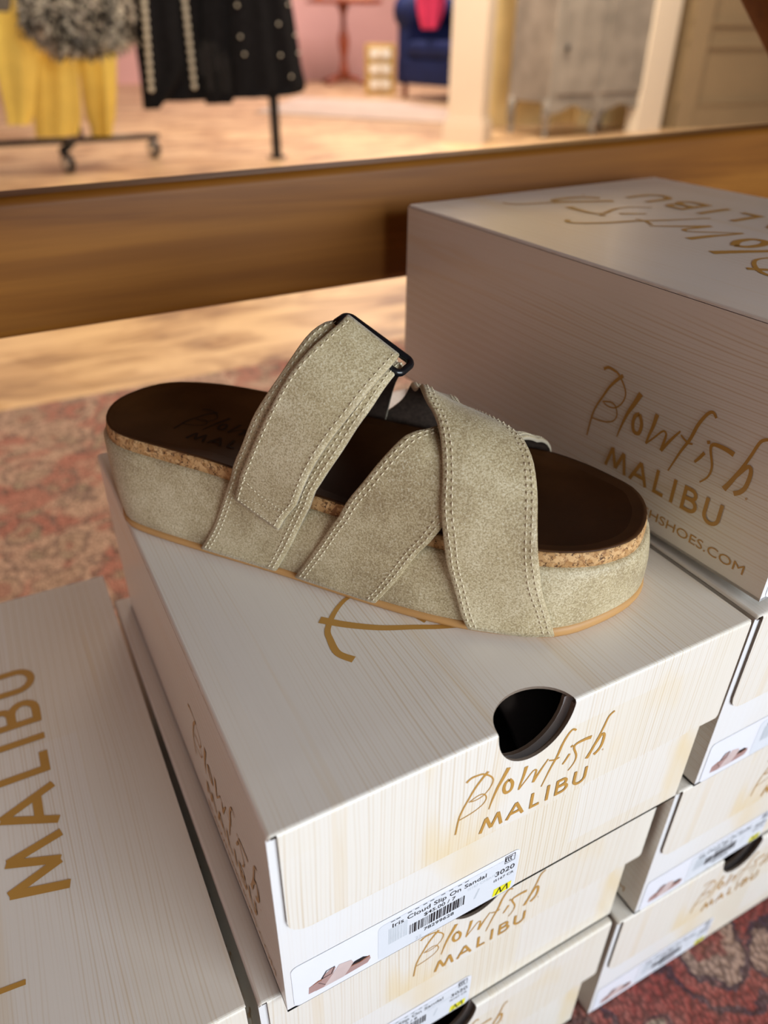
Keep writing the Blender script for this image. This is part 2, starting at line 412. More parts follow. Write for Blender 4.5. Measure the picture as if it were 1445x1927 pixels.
def text(bm, s, fn, size, x, z, mi=1, align='LEFT', width=None, bold=0):
    cu = bpy.data.curves.new('lettering', 'FONT'); cu.body = s; cu.size = size; cu.align_x = align
    cu.resolution_u = 3; cu.offset = bold
    o = bpy.data.objects.new('lettering', cu); me = bpy.data.meshes.new_from_object(o)
    xs = [v.co.x for v in me.vertices]; k = 1
    if width: k = width / max(max(xs) - min(xs), 1e-6)
    vs = [bm.verts.new(fn(x + v.co.x * k, z + v.co.y)) for v in me.vertices]
    for p in me.polygons:
        try: bm.faces.new([vs[i] for i in p.vertices]).material_index = mi
        except ValueError: pass
    bpy.data.objects.remove(o); bpy.data.curves.remove(cu); bpy.data.meshes.remove(me)
def poly(bm, pts, fn, mi):
    f = bm.faces.new([bm.verts.new(fn(a, b)) for a, b in pts]); f.material_index = mi

# ------------------------------------------------------------------ shoe boxes
mm = .001
HB = .11986
def cardboard_box(name, loc, rz, L, label, size='7', group='printed shoe boxes stacked under the table', sticker=True, open_hole=True):
    root = empty(name, loc, rz, label=label, cat='shoe box', group=group)
    Wb, Wl, T = .218, .228, .0016
    HC, HR, HT, HF = .1095, .0185, .0150, .0230     # handle hole: centre, half width, reach on top, reach on front
    # ---- body: floor, rolled walls, front wall with a notch under the handle hole
    bm = bmesh.new(); zt = -.0024; zb = -HB + .0004
    box(bm, (0, .0, zb), (Wb, L, zb + T))                                   # floor
    box(bm, (0, 0, zb), (T, L, -.0016)); box(bm, (Wb - T, 0, zb), (Wb, L, zt))  # sides
    box(bm, (.006, T, zb), (.006 + T, L - T, zt - .001)); box(bm, (Wb - .006 - T, T, zb), (Wb - .006, L - T, zt - .001))
    box(bm, (T, L - T, zb), (Wb - T, L, zt))                                # back
    for y0, y1, dx in ((0, T, 0), (.0045, .0045 + T, -.001)):
        xs = [T, .046] + [HC + dx + HR * 1.02 * math.cos(PI - PI * k / 16) for k in range(17)] + [Wb - T]
        def low(x):
            q = 1 - ((x - HC - dx) / (HR * 1.02)) ** 2
            return zt - .0012 - (HF * .97 * math.sqrt(q) if q > 0 else 0)
        col = [[bm.verts.new((x, y, z)) for y in (y0, y1) for z in (zb, low(x))] for x in xs]
        for a, b in zip(col, col[1:]):
            for q in ((0, 1), (3, 2), (1, 3), (2, 0)):
                bm.faces.new((a[q[0]], a[q[1]], b[q[1]], b[q[0]]))
        for c_ in (col[0], col[-1]): bm.faces.new((c_[0], c_[1], c_[3], c_[2]))
    bmesh.ops.recalc_face_normals(bm, faces=bm.faces[:])
    for f in bm.faces:
        c = f.calc_center_median()
        if f.normal.x < -.9 and c.x < .0005: f.material_index = 0          # printed side
        elif f.normal.x > .9 and c.x > Wb - .0005: f.material_index = 0
        elif f.normal.y < -.9 and c.y < .0005: f.material_index = 5
        elif f.normal.z > .9 or abs(f.normal.x) > .2: f.material_index = 2
        else: f.material_index = 3
    # large printed lettering along the long left side
    fs = lambda a, b, e=0: (-.00025 - e * mm * .3, (99.8 - 1.28 * a) * mm, (-HB * 1000 + 22.8 + 1.28 * b) * mm)
    logo(bm, fs, 4)
    text(bm, 'BLOWFISHSHOES.COM', lambda a, b: (-.00025, (10.4 - a) * mm, (-HB * 1000 + 8.2 + b) * mm), 7.0, 0, 0, 4, 'RIGHT', 92.5)
    KEEP[0] = True
    mesh_obj('box_body', bm, [M['paper_top'], M['white_board'], M['kraft'], M['white_board'], M['gold'], M['paper_base']], root)
    # ---- lid: top panel folded over into the front flap, one sheet with the hole across the fold
    bm = bmesh.new(); r = .0016
    def hole(x, R): q = 1 - ((x - HC) / HR) ** 2; return R * q ** .5 if q > 0 else 0
    def fold(x, t):
        zo = -.012 * (.024 - max(t, 0)) if t < .024 else 0
        if x < .0015: zo -= .0012 * (1 - x / .0015) ** 2
        if t >= r: return (x, t - .0014, zo)
        if t <= -r: return (x, -.0014, t + zo)
        a = (r - t) / (2 * r) * PI / 2
        return (x, -.0014 + r - r * math.sin(a), -r + r * math.cos(a) + zo)
    xs = sorted(set([0, .0004, .0009, .0015, .0036, .0044, .006, .009, .013, .03, .06, .16, .19, .2166, .2206, .2236, .2258, .2264, .227, .2276, Wl] + [HC + HR * math.cos(PI * k / 24) for k in range(25)] + [HC - HR - .002, HC + HR + .002]))
    HFl = .0618
    def bottom(x):
        x0, x1, R = .0036, .2276, .009
        d = min(x - x0, x1 - x)
        R = .009 if x < .1 else .002
        return -(HFl - R + math.sqrt(max(0, R * R - (R - d) ** 2))) if d < R else -HFl
    cols = []
    for x in xs:
        h = hole(x, 1); sag = 0
        top = [L - .0, L * .7, L * .4, L * .2, .026, .022, .017]
        top = [t for t in top if t > hole(x, HT) + .002]
        if h > 0:
            ts = top + [max(hole(x, HT), 0)]; bs = [min(-hole(x, HF), 0), -.03, -.045, bottom(x)]
        else:
            ts = top + [.01, r, r / 2, 0]; bs = [0, -r / 2, -r, -.01, -.03, -.045, bottom(x)]
        cols.append((x, h, ts, bs))
    cache = {}
    def V(x, t):
        k = (round(x, 6), round(t, 6))
        if k not in cache: cache[k] = bm.verts.new(fold(x, t))
        return cache[k]
    def strip(x0, A, x1, B):
        # zip two ordered lists into triangles / quads
        i = j = 0
        while i < len(A) - 1 or j < len(B) - 1:
            if i < len(A) - 1 and j < len(B) - 1 and abs(A[i + 1] - B[j + 1]) < 1e-9:
                q = [V(x0, A[i]), V(x0, A[i + 1]), V(x1, B[j + 1]), V(x1, B[j])]; i += 1; j += 1
            elif j >= len(B) - 1 or (i < len(A) - 1 and A[i + 1] > B[j + 1]):
                q = [V(x0, A[i]), V(x0, A[i + 1]), V(x1, B[j])]; i += 1
            else:
                q = [V(x0, A[i]), V(x1, B[j + 1]), V(x1, B[j])]; j += 1
            q = [v for k, v in enumerate(q) if v not in q[:k]]
            if len(q) > 2:
                try: bm.faces.new(q)
                except ValueError: pass
    for (x0, h0, t0, b0), (x1, h1, t1, b1) in zip(cols, cols[1:]):
        if x0 < .0035 or x1 > .2277:           # beside the flap only the top panel exists
            strip(x0, [t for t in t0 if t >= r - 1e-9 or True], x1, t1); continue
        strip(x0, t0, x1, t1); strip(x0, b0, x1, b1)
    bmesh.ops.recalc_face_normals(bm, faces=bm.faces[:])
    up = sum((f.normal.z * f.calc_area() for f in bm.faces))
    if up < 0: bmesh.ops.reverse_faces(bm, faces=bm.faces[:])
    outer = set(bm.faces[:])
    for f in bm.faces: f.material_index = 0 if f.normal.z > .72 else 1
    bmesh.ops.solidify(bm, geom=bm.faces[:], thickness=T * .85)
    bmesh.ops.recalc_face_normals(bm, faces=bm.faces[:])
    for f in bm.faces:
        if f in outer: continue
        n = f.normal
        f.material_index = 3 if (n.z < -.8 or n.y > .8) and f.calc_area() > 2e-6 else (0 if n.x < -.5 and f.calc_center_median().x < .001 else 2)
    fl = lambda a, b, e=0: ((87.9 + a) * mm, -.0014 - .00012 - e * mm * .3, (-58.1 + b) * mm)
    logo(bm, fl, 4)
    ft = lambda a, b, e=0: ((172 - 2.9 * b) * mm, (87 + 2.9 * a) * mm, .00012 + e * mm * .3 - (.012 * (.024 - (87 + 2.9 * a) * mm) if (87 + 2.9 * a) < 24 else 0))
    logo(bm, ft, 4)
    KEEP[0] = True
    mesh_obj('lid', bm, [M['paper_top'], M['paper_front'], M['kraft'], M['white_board'], M['gold']], root)
    # ---- label
    if sticker:
        bm = bmesh.new()
        F = lambda y: (lambda a, b: (a * mm, -y * mm, b * mm))
        def rrect(x0, z0, x1, z1, R):
            return arc(x1 - R, z1 - R, R, R, 0, 90, 5) + arc(x0 + R, z1 - R, R, R, 90, 180, 5) + arc(x0 + R, z0 + R, R, R, 180, 270, 5) + arc(x1 - R, z0 + R, R, R, 270, 360, 5)
        poly(bm, rrect(3, -118.6, 113.6, -88, 3), F(.25), 0)
        poly(bm, rrect(41.5, -118.2, 113, -91.5, 3), F(.33), 1)
        # faint older print under the sticker
        x = 46.5
        while x < 56:
            wv = random.choice((.3, .5, .8)); poly(bm, [(x, -109), (x + wv, -109), (x + wv, -97), (x, -97)], F(.38), 3); x += wv + random.choice((.3, .5))
        poly(bm, [(92, -103.5), (93, -103.5), (91, -110), (90, -110)], F(.38), 3)
        text(bm, '22', F(.38), 3.2, 60, -117.4, 3); text(bm, 'IS167 CREAM', F(.38), 2.6, 86, -100.5, 3)
        text(bm, 'Iris Cloud Slip On Sandal', F(.42), 4.2, 47.9, -97.0, 2, 'LEFT', 47.5, .03)
        for a in (47.5, 50, 55.5, 59, 63, 66.5, 72, 76, 80.5, 84): poly(bm, [(a, -92.3), (a + 2.0, -92.3), (a + 2.0, -91.9), (a, -91.9)], F(.42), 2)
        text(bm, '$45.00 / ' + size, F(.42), 3.5, 63.6, -101.3, 2, 'LEFT', 16, .03)
        x = 56.7
        while x < 84.6:
            wv = random.choice((.25, .45, .7, .95)); poly(bm, [(x, -109.8), (x + wv, -109.8), (x + wv, -102.6), (x, -102.6)], F(.42), 2); x += wv + random.choice((.28, .4, .6))
        text(bm, '78299628', F(.42), 3.4, 64, -113.6, 2, 'LEFT', 15.5, .03)
        text(bm, '3020', F(.42), 5.0, 100.6, -101.2, 2, 'LEFT', 10.6, .05)
        text(bm, 'IS167 CR', F(.42), 2.6, 100.3, -105.2, 2, 'LEFT', 11, .02)
        poly(bm, [(100.8, -117.4), (110.8, -117.4), (111.2, -111.6), (101.4, -111.6)], F(.42), 4)
        for seg in ([(102.6, -117.1), (104.6, -111.9)], [(104.6, -111.9), (105.6, -116.6)], [(105.6, -116.6), (108.6, -111.9)], [(108.6, -111.9), (109.2, -117.0)]):
            ribbon(bm, seg, (.75,) * 3, lambda a, b: F(.46)(a, b), 2, False)
        # small boxed mark in the corner
        for a, b, c, d in ((105.3, -94.6, 110.9, -94.3), (105.3, -89.6, 110.9, -89.3), (105.3, -94.6, 105.6, -89.3), (110.6, -94.6, 110.9, -89.3)):
            poly(bm, [(a, b), (c, b), (c, d), (a, d)], F(.42), 2)
        for cx, s_ in ((106.6, 1), (107.9, 1), (109.2, 1)):
            ribbon(bm, arc(cx, -91.95, .75, 1.6, 60, 300, 8), (.35, .55, .35), lambda a, b: F(.42)(a, b), 2, False)
        # printed picture of the sandal
        P = lambda pts, mi, y: poly(bm, pts, F(y), mi)
        P([(9.4, -113.8), (9.8, -108.8), (14, -107.8), (24, -109.5), (33, -110.5), (37.5, -109.4), (38, -111.8), (36.5, -114.2), (22, -114.8)], 6, .30)
        P([(9.8, -108.9), (14, -107.2), (22, -108.2), (33, -109.6), (37.5, -109.0), (37.6, -109.8), (33, -110.7), (22, -109.4), (14, -108.2)], 7, .32)
        P([(28.5, -109.4), (30.5, -107.4), (34.5, -107.4), (36.6, -109.0), (33, -110.0)], 2, .33)
        P([(12.5, -114.2), (17, -104.8), (20.5, -102.6), (22, -103.8), (17.5, -114.6)], 6, .34)
        P([(16, -114.6), (23.5, -103.2), (29, -104.8), (30, -107.5), (25.5, -114.8)], 5, .35)
        ribbon(bm, [(15.4, -107.2), (17.8, -102.9), (21.4, -102.6), (19.8, -107.0), (15.4, -107.2)], (.55,) * 3, lambda a, b: F(.37)(a, b), 2, False)
        for k in range(6): P([(14.0 + k * .5, -109.2 - k * .7), (14.5 + k * .5, -109.2 - k * .7), (14.5 + k * .5, -109.6 - k * .7), (14.0 + k * .5, -109.6 - k * .7)], 2, .37)
        KEEP[0] = True
        for f in bm.faces:
            f.normal_update()
            if f.normal.y > 0: f.normal_flip()
        o = mesh_obj('size_label', bm, [M['label'], M['sticker'], M['ink'], M['faint_ink'], M['yellow'], M['pink_pale'], M['pink_print'], M['rust_print']], root)
        tag(o, label='white size label with barcode and sandal picture')
    return root

G = 'printed shoe boxes stacked under the table'
cardboard_box('shoe_box', (0, 0, 0), 0, .290, 'cream wood-print shoe box with open handle hole, directly under the beige sandal', '7')
cardboard_box('shoe_box', (-.0098, .009, -HB), 0, .292, 'cream shoe box second in the middle stack, its hole half hidden by the label above', '8')
cardboard_box('shoe_box', (-.021, .006, -2 * HB), 0, .292, 'cream shoe box on the rug at the bottom of the middle stack', '8')
cardboard_box('shoe_box', (.2364, .0034, HB * 1.028), .0495, .299, 'cream shoe box on top of the right stack, behind the toe of the sandal', '7')
cardboard_box('shoe_box', (.2320, 0, 0), 0, .300, 'cream shoe box of the right stack, level with the box carrying the sandal', '6')
cardboard_box('shoe_box', (.2220, .002, -HB), 0, .300, 'cream shoe box of the right stack, second up from the rug', '8')
cardboard_box('shoe_box', (.2100, .003, -2 * HB), -.0135, .300, 'cream shoe box resting on the rug at the foot of the right stack', '9')
rz = -.010; ox, oy = -.0145 - .228 * math.cos(rz), .0113 - .228 * math.sin(rz)
cardboard_box('shoe_box', (ox, oy, -HB), rz, .324, 'cream shoe box at lower left with large block letters across its lid', '7')
cardboard_box('shoe_box', (ox - .012, oy + .003, -2 * HB), rz, .324, 'cream shoe box underneath the lower left box with block letters on its lid', '7')

# ------------------------------------------------------------------ sandal
S2 = Vector((.66062789, -.75071352)); N2 = Vector((.75071352, .66062789))
BED = [(-177, 175), (-174, 190), (-166, 202), (-150, 209), (-128, 212), (-100, 211), (-60, 209.5), (-18, 210), (20, 214), (47, 215.5), (66, 210.5), (80, 203.5), (91, 196), (97, 184), (98, 170), (95, 156), (87, 145), (76, 136.5), (58, 130), (24, 125), (-35, 128), (-84, 133), (-125, 137), (-152, 141), (-166, 150), (-174, 162)]
BOT = [(-170, 170), (-169, 183), (-163, 197), (-150, 209), (-130, 214), (-100, 215), (-60, 214), (-20, 216), (20, 219), (50, 219), (75, 212), (90, 203), (100, 190), (103, 175), (99, 160), (88.5, 144), (75, 130), (59, 123), (28, 118), (-10, 119), (-59, 124), (-103, 127), (-135, 130), (-151, 134), (-162, 145), (-168, 157)]
def interp(x, T):
    if x <= T[0][0]: return T[0][1]
    for (a, b), (c, d) in zip(T, T[1:]):
        if x <= c: return b + (d - b) * (x - a) / (c - a)
    return T[-1][1]
def half(cur, near): return sorted(p for p in cur if (p[1] < 170) == near)
bn, bf, tn, tf = half(BOT, True), half(BOT, False), half(BED, True), half(BED, False)
hs = lambda s: interp(s, [(-180, 50), (-100, 50), (-30, 46), (30, 42), (100, 40)])
zm = lambda s: interp(s, [(-180, 150), (-120, 140), (-45, 117), (-13, 99), (10, 88), (35, 80), (60, 70), (100, 56), (120, 50)])
def arch(s, ph, k=1.0):
    zt = hs(s) - 3; nb, nf = interp(s, bn), interp(s, bf); nt, nft = interp(s, tn) - 4, interp(s, tf) + 4
    if ph < .2: q = ph / .2; return Vector((s, nb + (nt - nb) * q, 3.5 + (zt - 3.5) * q))
    if ph > .8: q = (1 - ph) / .2; return Vector((s, nf + (nft - nf) * q, 3.5 + (zt - 3.5) * q))
    th = (ph - .2) / .6 * PI; c = (nt + nft) / 2; a = (nft - nt) / 2
    return Vector((s, c - a * math.cos(th), zt + (zm(s) - zt) * k * math.sin(th)))
def tw(p):   # sandal coordinates (mm) to metres in the scene
    return Vector((S2.x * p[0] + N2.x * p[1], S2.y * p[0] + N2.y * p[1], p[2])) * mm
SO = tw((-35, 168, 0))
sandal = empty('sandal', SO, 0, label='beige platform sandal with crossed straps and cork rim lying on the middle stack', cat='sandal')
def sl(p): return tw(p) - SO
NR = 120
def outline(cur, off=0):
    pts = catmull([(a, b, 0) for a, b in cur], 8, True)
    i0 = min(range(len(pts)), key=lambda i: pts[i].x); pts = pts[i0:] + pts[:i0]
    pts = resample(pts, NR, True)
    if off:
        n = len(pts); q = []
        for i, p in enumerate(pts):
            t = (pts[(i + 1) % n] - pts[i - 1]).normalized(); q.append(p + Vector((-t.y, t.x, 0)) * off)
        pts = q
    return pts
# orientation test for outward offset
_b = outline(BED); _area = sum(a.x * b.y - b.x * a.y for a, b in zip(_b, _b[1:] + _b[:1]))
OUT = 1 if _area < 0 else -1
def ring(bm, pts, z): return [bm.verts.new(sl((p.x, p.y, z(p.x) if callable(z) else z))) for p in pts]
def loft(bm, rings, cap0=False, cap1=False):
    for a, b in zip(rings, rings[1:]):
        n = len(a)
        for k in range(n): bm.faces.new((a[k], a[(k + 1) % n], b[(k + 1) % n], b[k]))
    if cap0: bm.faces.new(rings[0][::-1])
    if cap1: bm.faces.new(rings[-1])
bot0 = outline(BOT); bed0 = outline(BED)
def lerp_ring(a, b, t): return [p.lerp(q, t) for p, q in zip(a, b)]
def offr(pts, off):
    n = len(pts); q = []
    for i, p in enumerate(pts):
        t = (pts[(i + 1) % n] - pts[i - 1]).normalized(); q.append(p + Vector((-t.y, t.x, 0)) * off * OUT)
    return q
# outsole
bm = bmesh.new()
loft(bm, [ring(bm, offr(bot0, -2), .0), ring(bm, offr(bot0, .4), .6), ring(bm, offr(bot0, 1.0), 2.2), ring(bm, offr(bot0, .6), lambda s: 3.9 + 1.6 * max(0, min(1, s / 80))), ring(bm, offr(bot0, -1.5), lambda s: 4.2 + 1.6 * max(0, min(1, s / 80)))], True, True)
o = mesh_obj('outsole', bm, M['outsole'], sandal, True)
# leather wrapped platform
bm = bmesh.new(); wt = offr(bed0, 3.0)
rs = [ring(bm, offr(bot0, -1.0), 3.6)]
for t in (.02, .12, .3, .5, .7, .86): rs.append(ring(bm, offr(lerp_ring(bot0, wt, t), -.3 + 1.6 * math.sin(PI * t) ** .7), lambda s, t=t: 3.8 + (hs(s) - 8 - 3.8) * t))
rs.append(ring(bm, offr(wt, .1), lambda s: hs(s) - 8.6)); rs.append(ring(bm, offr(wt, -1.2), lambda s: hs(s) - 7.4)); rs.append(ring(bm, offr(wt, -4), lambda s: hs(s) - 7.2))
loft(bm, rs, True, True)
mesh_obj('platform', bm, M['leather'], sandal, True)
# cork layer
bm = bmesh.new()
loft(bm, [ring(bm, offr(bed0, -.5), lambda s: hs(s) - 8.6), ring(bm, offr(bed0, .9), lambda s: hs(s) - 7.6), ring(bm, offr(bed0, 1.1), lambda s: hs(s) - 4), ring(bm, offr(bed0, .6), lambda s: hs(s) - .9), ring(bm, offr(bed0, -.4), lambda s: hs(s) - .6), ring(bm, offr(bed0, -1.5), lambda s: hs(s) - 1.5), ring(bm, offr(bed0, -2.5), lambda s: hs(s) - 8)], True, True)
mesh_obj('cork_layer', bm, M['cork'], sandal, True)
# insole, dished footbed
bm = bmesh.new(); cx = [Vector((max(-140, min(60, p.x)) * .9 - 3, 171, 0)) for p in bed0]
def dish(s): return 5.5 if s < -60 else 4.0
rs = [ring(bm, offr(bed0, -.2), lambda s: hs(s) - .8), ring(bm, offr(bed0, .45), lambda s: hs(s) - .2), ring(bm, offr(bed0, .2), lambda s: hs(s) + .35)]
for t in (.03, .08, .16, .28, .42, .6, .8, .96):
    q = [p.lerp(c, t) for p, c in zip(bed0, cx)]
    rs.append([bm.verts.new(sl((p.x, p.y, hs(p.x) + .3 - dish(p.x) * min(1, (t / .5)) ** .9 * (1 - .3 * t)))) for p in q])
loft(bm, rs, True, False)
c_ = rs[-1]; n = len(c_)
for k in range(1, n // 2):
    q = [c_[k], c_[k + 1], c_[n - k - 1], c_[n - k]] if k + 1 < n - k - 1 else None
    if q:
        try: bm.faces.new(q)
        except ValueError: pass
insole = mesh_obj('insole', bm, M['insole'], sandal, True)
from mathutils.bvhtree import BVHTree
bvh = BVHTree.FromPolygons([v.co[:] for v in insole.data.vertices], [p.vertices[:] for p in insole.data.polygons])
bm = bmesh.new()
def insz(s, nn):
    c = 171; e0 = interp(s, tn); e1 = interp(s, tf); r = abs(nn - c) / ((e1 - e0) / 2); t = max(0, 1 - r)
    return hs(s) + .3 - dish(s) * min(1, t / .5) ** .8 * (1 - .3 * t) + .5
def fi(a, b, e=0):
    s, nn = -120.5 + .89 * a, 151.5 + .76 * b
    p = sl((s, nn, 90)); h = bvh.ray_cast(p, Vector((0, 0, -1)))[0]
    return (h if h else sl((s, nn, insz(s, nn)))) + Vector((0, 0, (.25 + e * .2) * mm))
logo(bm, fi, 0)
for f in bm.faces: f.normal_update()
KEEP[0] = True
mesh_obj('stamped_logo', bm, M['insole_ink'], insole)

def strap(name, le, re, parent, z0=0.0, th=2.2, kz=None, nt=70, nw=12, rows=((.0, 2.2), (.0, 4.5)), t0=0, t1=1, end_skew=0, stitch=True, mats=None):
    """band whose two edges run over the foot; le/re lists of (s, phi)"""
    a = resample([(x, y * 150, 0) for x, y in catmull2(le)], nt); b = resample([(x, y * 150, 0) for x, y in catmull2(re)], nt)
    kz = kz or (lambda ph: 1.0)
    def srf(i, w_):
        i = max(0, min(nt - 1, i)); i0 = min(int(i), nt - 2); f = i - i0
        p = a[i0].lerp(a[i0 + 1], f); q = b[i0].lerp(b[i0 + 1], f); m = p.lerp(q, w_)
        return arch(m.x, m.y / 150, kz(m.y / 150))
    def nrm(i, w_):
        e = .35
        du = srf(min(i + e, nt - 1), w_) - srf(max(i - e, 0), w_); dw = srf(i, w_ + .03) - srf(i, w_ - .03)
        n = du.cross(dw); n.normalize()
        c = Vector((srf(i, w_).x, 168, 15)) ; 
        if n.dot(srf(i, w_) - c) < 0: n = -n
        return n
    sm = {}
    def nn(i, w_):
        k = (round(i, 3), round(w_, 4))
        if k not in sm: sm[k] = (nrm(i, w_) + nrm(i - 1.5, w_) * .8 + nrm(i + 1.5, w_) * .8).normalized()
        return sm[k]
    bm = bmesh.new(); rings = []
    ws = [0, .015, .06] + [k / nw for k in range(1, nw)] + [.94, .985, 1]
    for i in range(nt):
        rg = []
        for w_ in ws:
            lift = th * (1 if .01 < w_ < .99 else .72) * (1.0 if not (.03 < w_ < .97) else 1.06)
            ii = i
            rg.append(bm.verts.new(sl(srf(ii, w_) + nn(ii, w_) * (z0 + lift))))
        for w_ in reversed(ws):
            rg.append(bm.verts.new(sl(srf(i, w_) + nn(i, w_) * z0)))
        rings.append(rg)
    m = len(rings[0]); h = len(ws)
    for A_, B_ in zip(rings, rings[1:]):
        for k in range(m):
            f = bm.faces.new((A_[k], A_[(k + 1) % m], B_[(k + 1) % m], B_[k]))
            f.material_index = 0 if k < h - 1 else (2 if k in (h - 1, m - 1) else 1)
    for rg in (rings[0], rings[-1]): bm.faces.new(rg).material_index = 2
    o = mesh_obj(name, bm, mats or [M['leather'], M['lining'], M['edge_cream']], parent, True)
    if stitch:
        bm = bmesh.new()
        for side in (0, 1):
            for off in rows:
                off = off[1]
                # walk along the edge laying short thread segments
                i = .4; 
                while i < nt - 1.2:
                    wid = (srf(i, 1) - srf(i, 0)).length; wv = off / wid; w_ = wv if side == 0 else 1 - wv
                    p0 = srf(i, w_); st = max((srf(i + .5, w_) - p0).length * 2, .2); di = 2.5 / st
                    if i + di > nt - 1: break
                    p1 = srf(i + di, w_); n0 = nn(i, w_); 
                    t = (p1 - p0).normalized(); c = n0.cross(t); zz = z0 + th * 1.06
                    c = c * .52
                    q = [p0 + n0 * (zz - .1), (p0.lerp(p1, .5)) + c + n0 * (zz + .15), p1 + n0 * (zz - .1), p0.lerp(p1, .5) - c + n0 * (zz + .15)]
                    top_ = p0.lerp(p1, .5) + n0 * (zz + .75)
                    a0 = [bm.verts.new(sl(x)) for x in q]; tp = bm.verts.new(sl(top_))
                    for k in range(4): bm.faces.new((a0[k], a0[(k + 1) % 4], tp))
                    i += di * 1.16
        mesh_obj('stitching', bm, M['thread'], o)
    return o, srf, nn
def catmull2(l): return [(v.x, v.y / 100) for v in catmull([(x, y * 100, 0) for x, y in l], 5)]

S1l = [(-102, 0), (-92.6, .075), (-81.5, .2), (-73.8, .246), (-68.1, .283), (-62.1, .315), (-56.2, .35), (-50.3, .401), (-44.9, .472), (-50, .55), (-60, .65), (-72, .75), (-82, .85), (-90, 1)]
S1r = [(-59.1, 0), (-50.8, .078), (-39.3, .204), (-33.7, .24), (-26.3, .285), (-21.1, .328), (-16.2, .378), (-13.3, .453), (-17, .53), (-26, .65), (-35, .75), (-42, .85), (-48, 1)]
Fl = [(-77.7, .167), (-74.9, .206), (-69.2, .237), (-63.4, .271), (-57.5, .309), (-51.9, .349), (-45.4, .393), (-40.5, .443), (-39.5, .475)]
Fr = [(-54.7, .123), (-51.3, .156), (-40.4, .233), (-31.6, .29), (-24.6, .338), (-19.2, .39), (-15.8, .44), (-15.1, .469)]
S2l = [(-48.8, 0), (-37.6, .093), (-25.1, .204), (-15.5, .26), (-9, .302), (-3.4, .34), (.9, .367), (6.8, .399), (13, .47), (18, .57), (20, .68), (20, .8), (20, 1)]
S2r = [(-6.9, 0), (1.9, .073), (11.2, .165), (20.6, .238), (30, .32), (37, .43), (41, .55), (44, .66), (47, .74), (48.5, .8), (50, 1)]
S3l = [(35.1, 0), (31.8, .037), (28, .105), (24.4, .165), (22.5, .219), (19.4, .272), (16.8, .325), (13.1, .366), (9.4, .392), (5.5, .409), (.9, .425), (-4, .46), (-13, .56), (-22, .66), (-28, .746), (-36, .78), (-42, .8), (-47, .9), (-50, 1)]
S3r = [(69.9, 0), (66.4, .064), (62.2, .132), (59.3, .21), (56.9, .279), (53.9, .34), (50.1, .384), (45.8, .414), (41.6, .435), (36.8, .451), (31.4, .465), (25, .49), (15, .54), (5, .62), (-2, .72), (-7, .8), (-11, .9), (-13, 1)]
def smooth_table(T): return [(v.x, v.y) for v in catmull([(a, b, 0) for a, b in T], 6)]
K3S = smooth_table([(0, 1), (.3, 1), (.42, .985), (.53, .68), (.62, .57), (.7, .74), (.75, .95), (.8, 1), (1, 1)])
K1S = smooth_table([(0, 1), (.3, 1), (.44, .985), (.54, .80), (.66, .78), (.8, 1), (1, 1)])
k2 = lambda ph: 1 - .0 * ph if ph < .35 else max(.45, 1 - (ph - .35) * 1.9)
strap('crossed_strap', S2l, S2r, sandal, .2, 2.0, k2)
strap('crossed_strap', S3l, S3r, sandal, 2.2, 2.2, lambda ph: interp(ph, K3S))
s1, srf1, nn1 = strap('instep_strap', S1l, S1r, sandal, .2, 2.0, lambda ph: interp(ph, K1S))
fo, srfF, nnF = strap('hook_and_loop_flap', Fl, Fr, sandal, 2.6, 2.4, rows=((0, 2.4),), nt=50)
# slanted stitched box at the flap end
bm = bmesh.new()
def stitch_line(i0, w0, i1, w1, n):
    for k in range(n):
        a = (k + .1) / n; b = (k + .8) / n
        ia, wa, ib, wb = i0 + (i1 - i0) * a, w0 + (w1 - w0) * a, i0 + (i1 - i0) * b, w0 + (w1 - w0) * b
        p, q = srfF(ia, wa), srfF(ib, wb); nrm_ = nnF(round(ia), round(wa, 1)); z = 2.6 + 2.4 * 1.06 + .15
        c = nrm_.cross((q - p).normalized()) * .35
        v = [bm.verts.new(sl(x + nrm_ * z)) for x in (p, p.lerp(q, .5) + c, q, p.lerp(q, .5) - c)]; t = bm.verts.new(sl(p.lerp(q, .5) + nrm_ * (z + .4)))
        for j in range(4): bm.faces.new((v[j], v[(j + 1) % 4], t))
stitch_line(.8, .07, 7, .93, 13); stitch_line(7.0, .07, 7.0, .93, 12); stitch_line(.8, .07, .8, .93, 12)
mesh_obj('box_stitching', bm, M['thread'], fo)
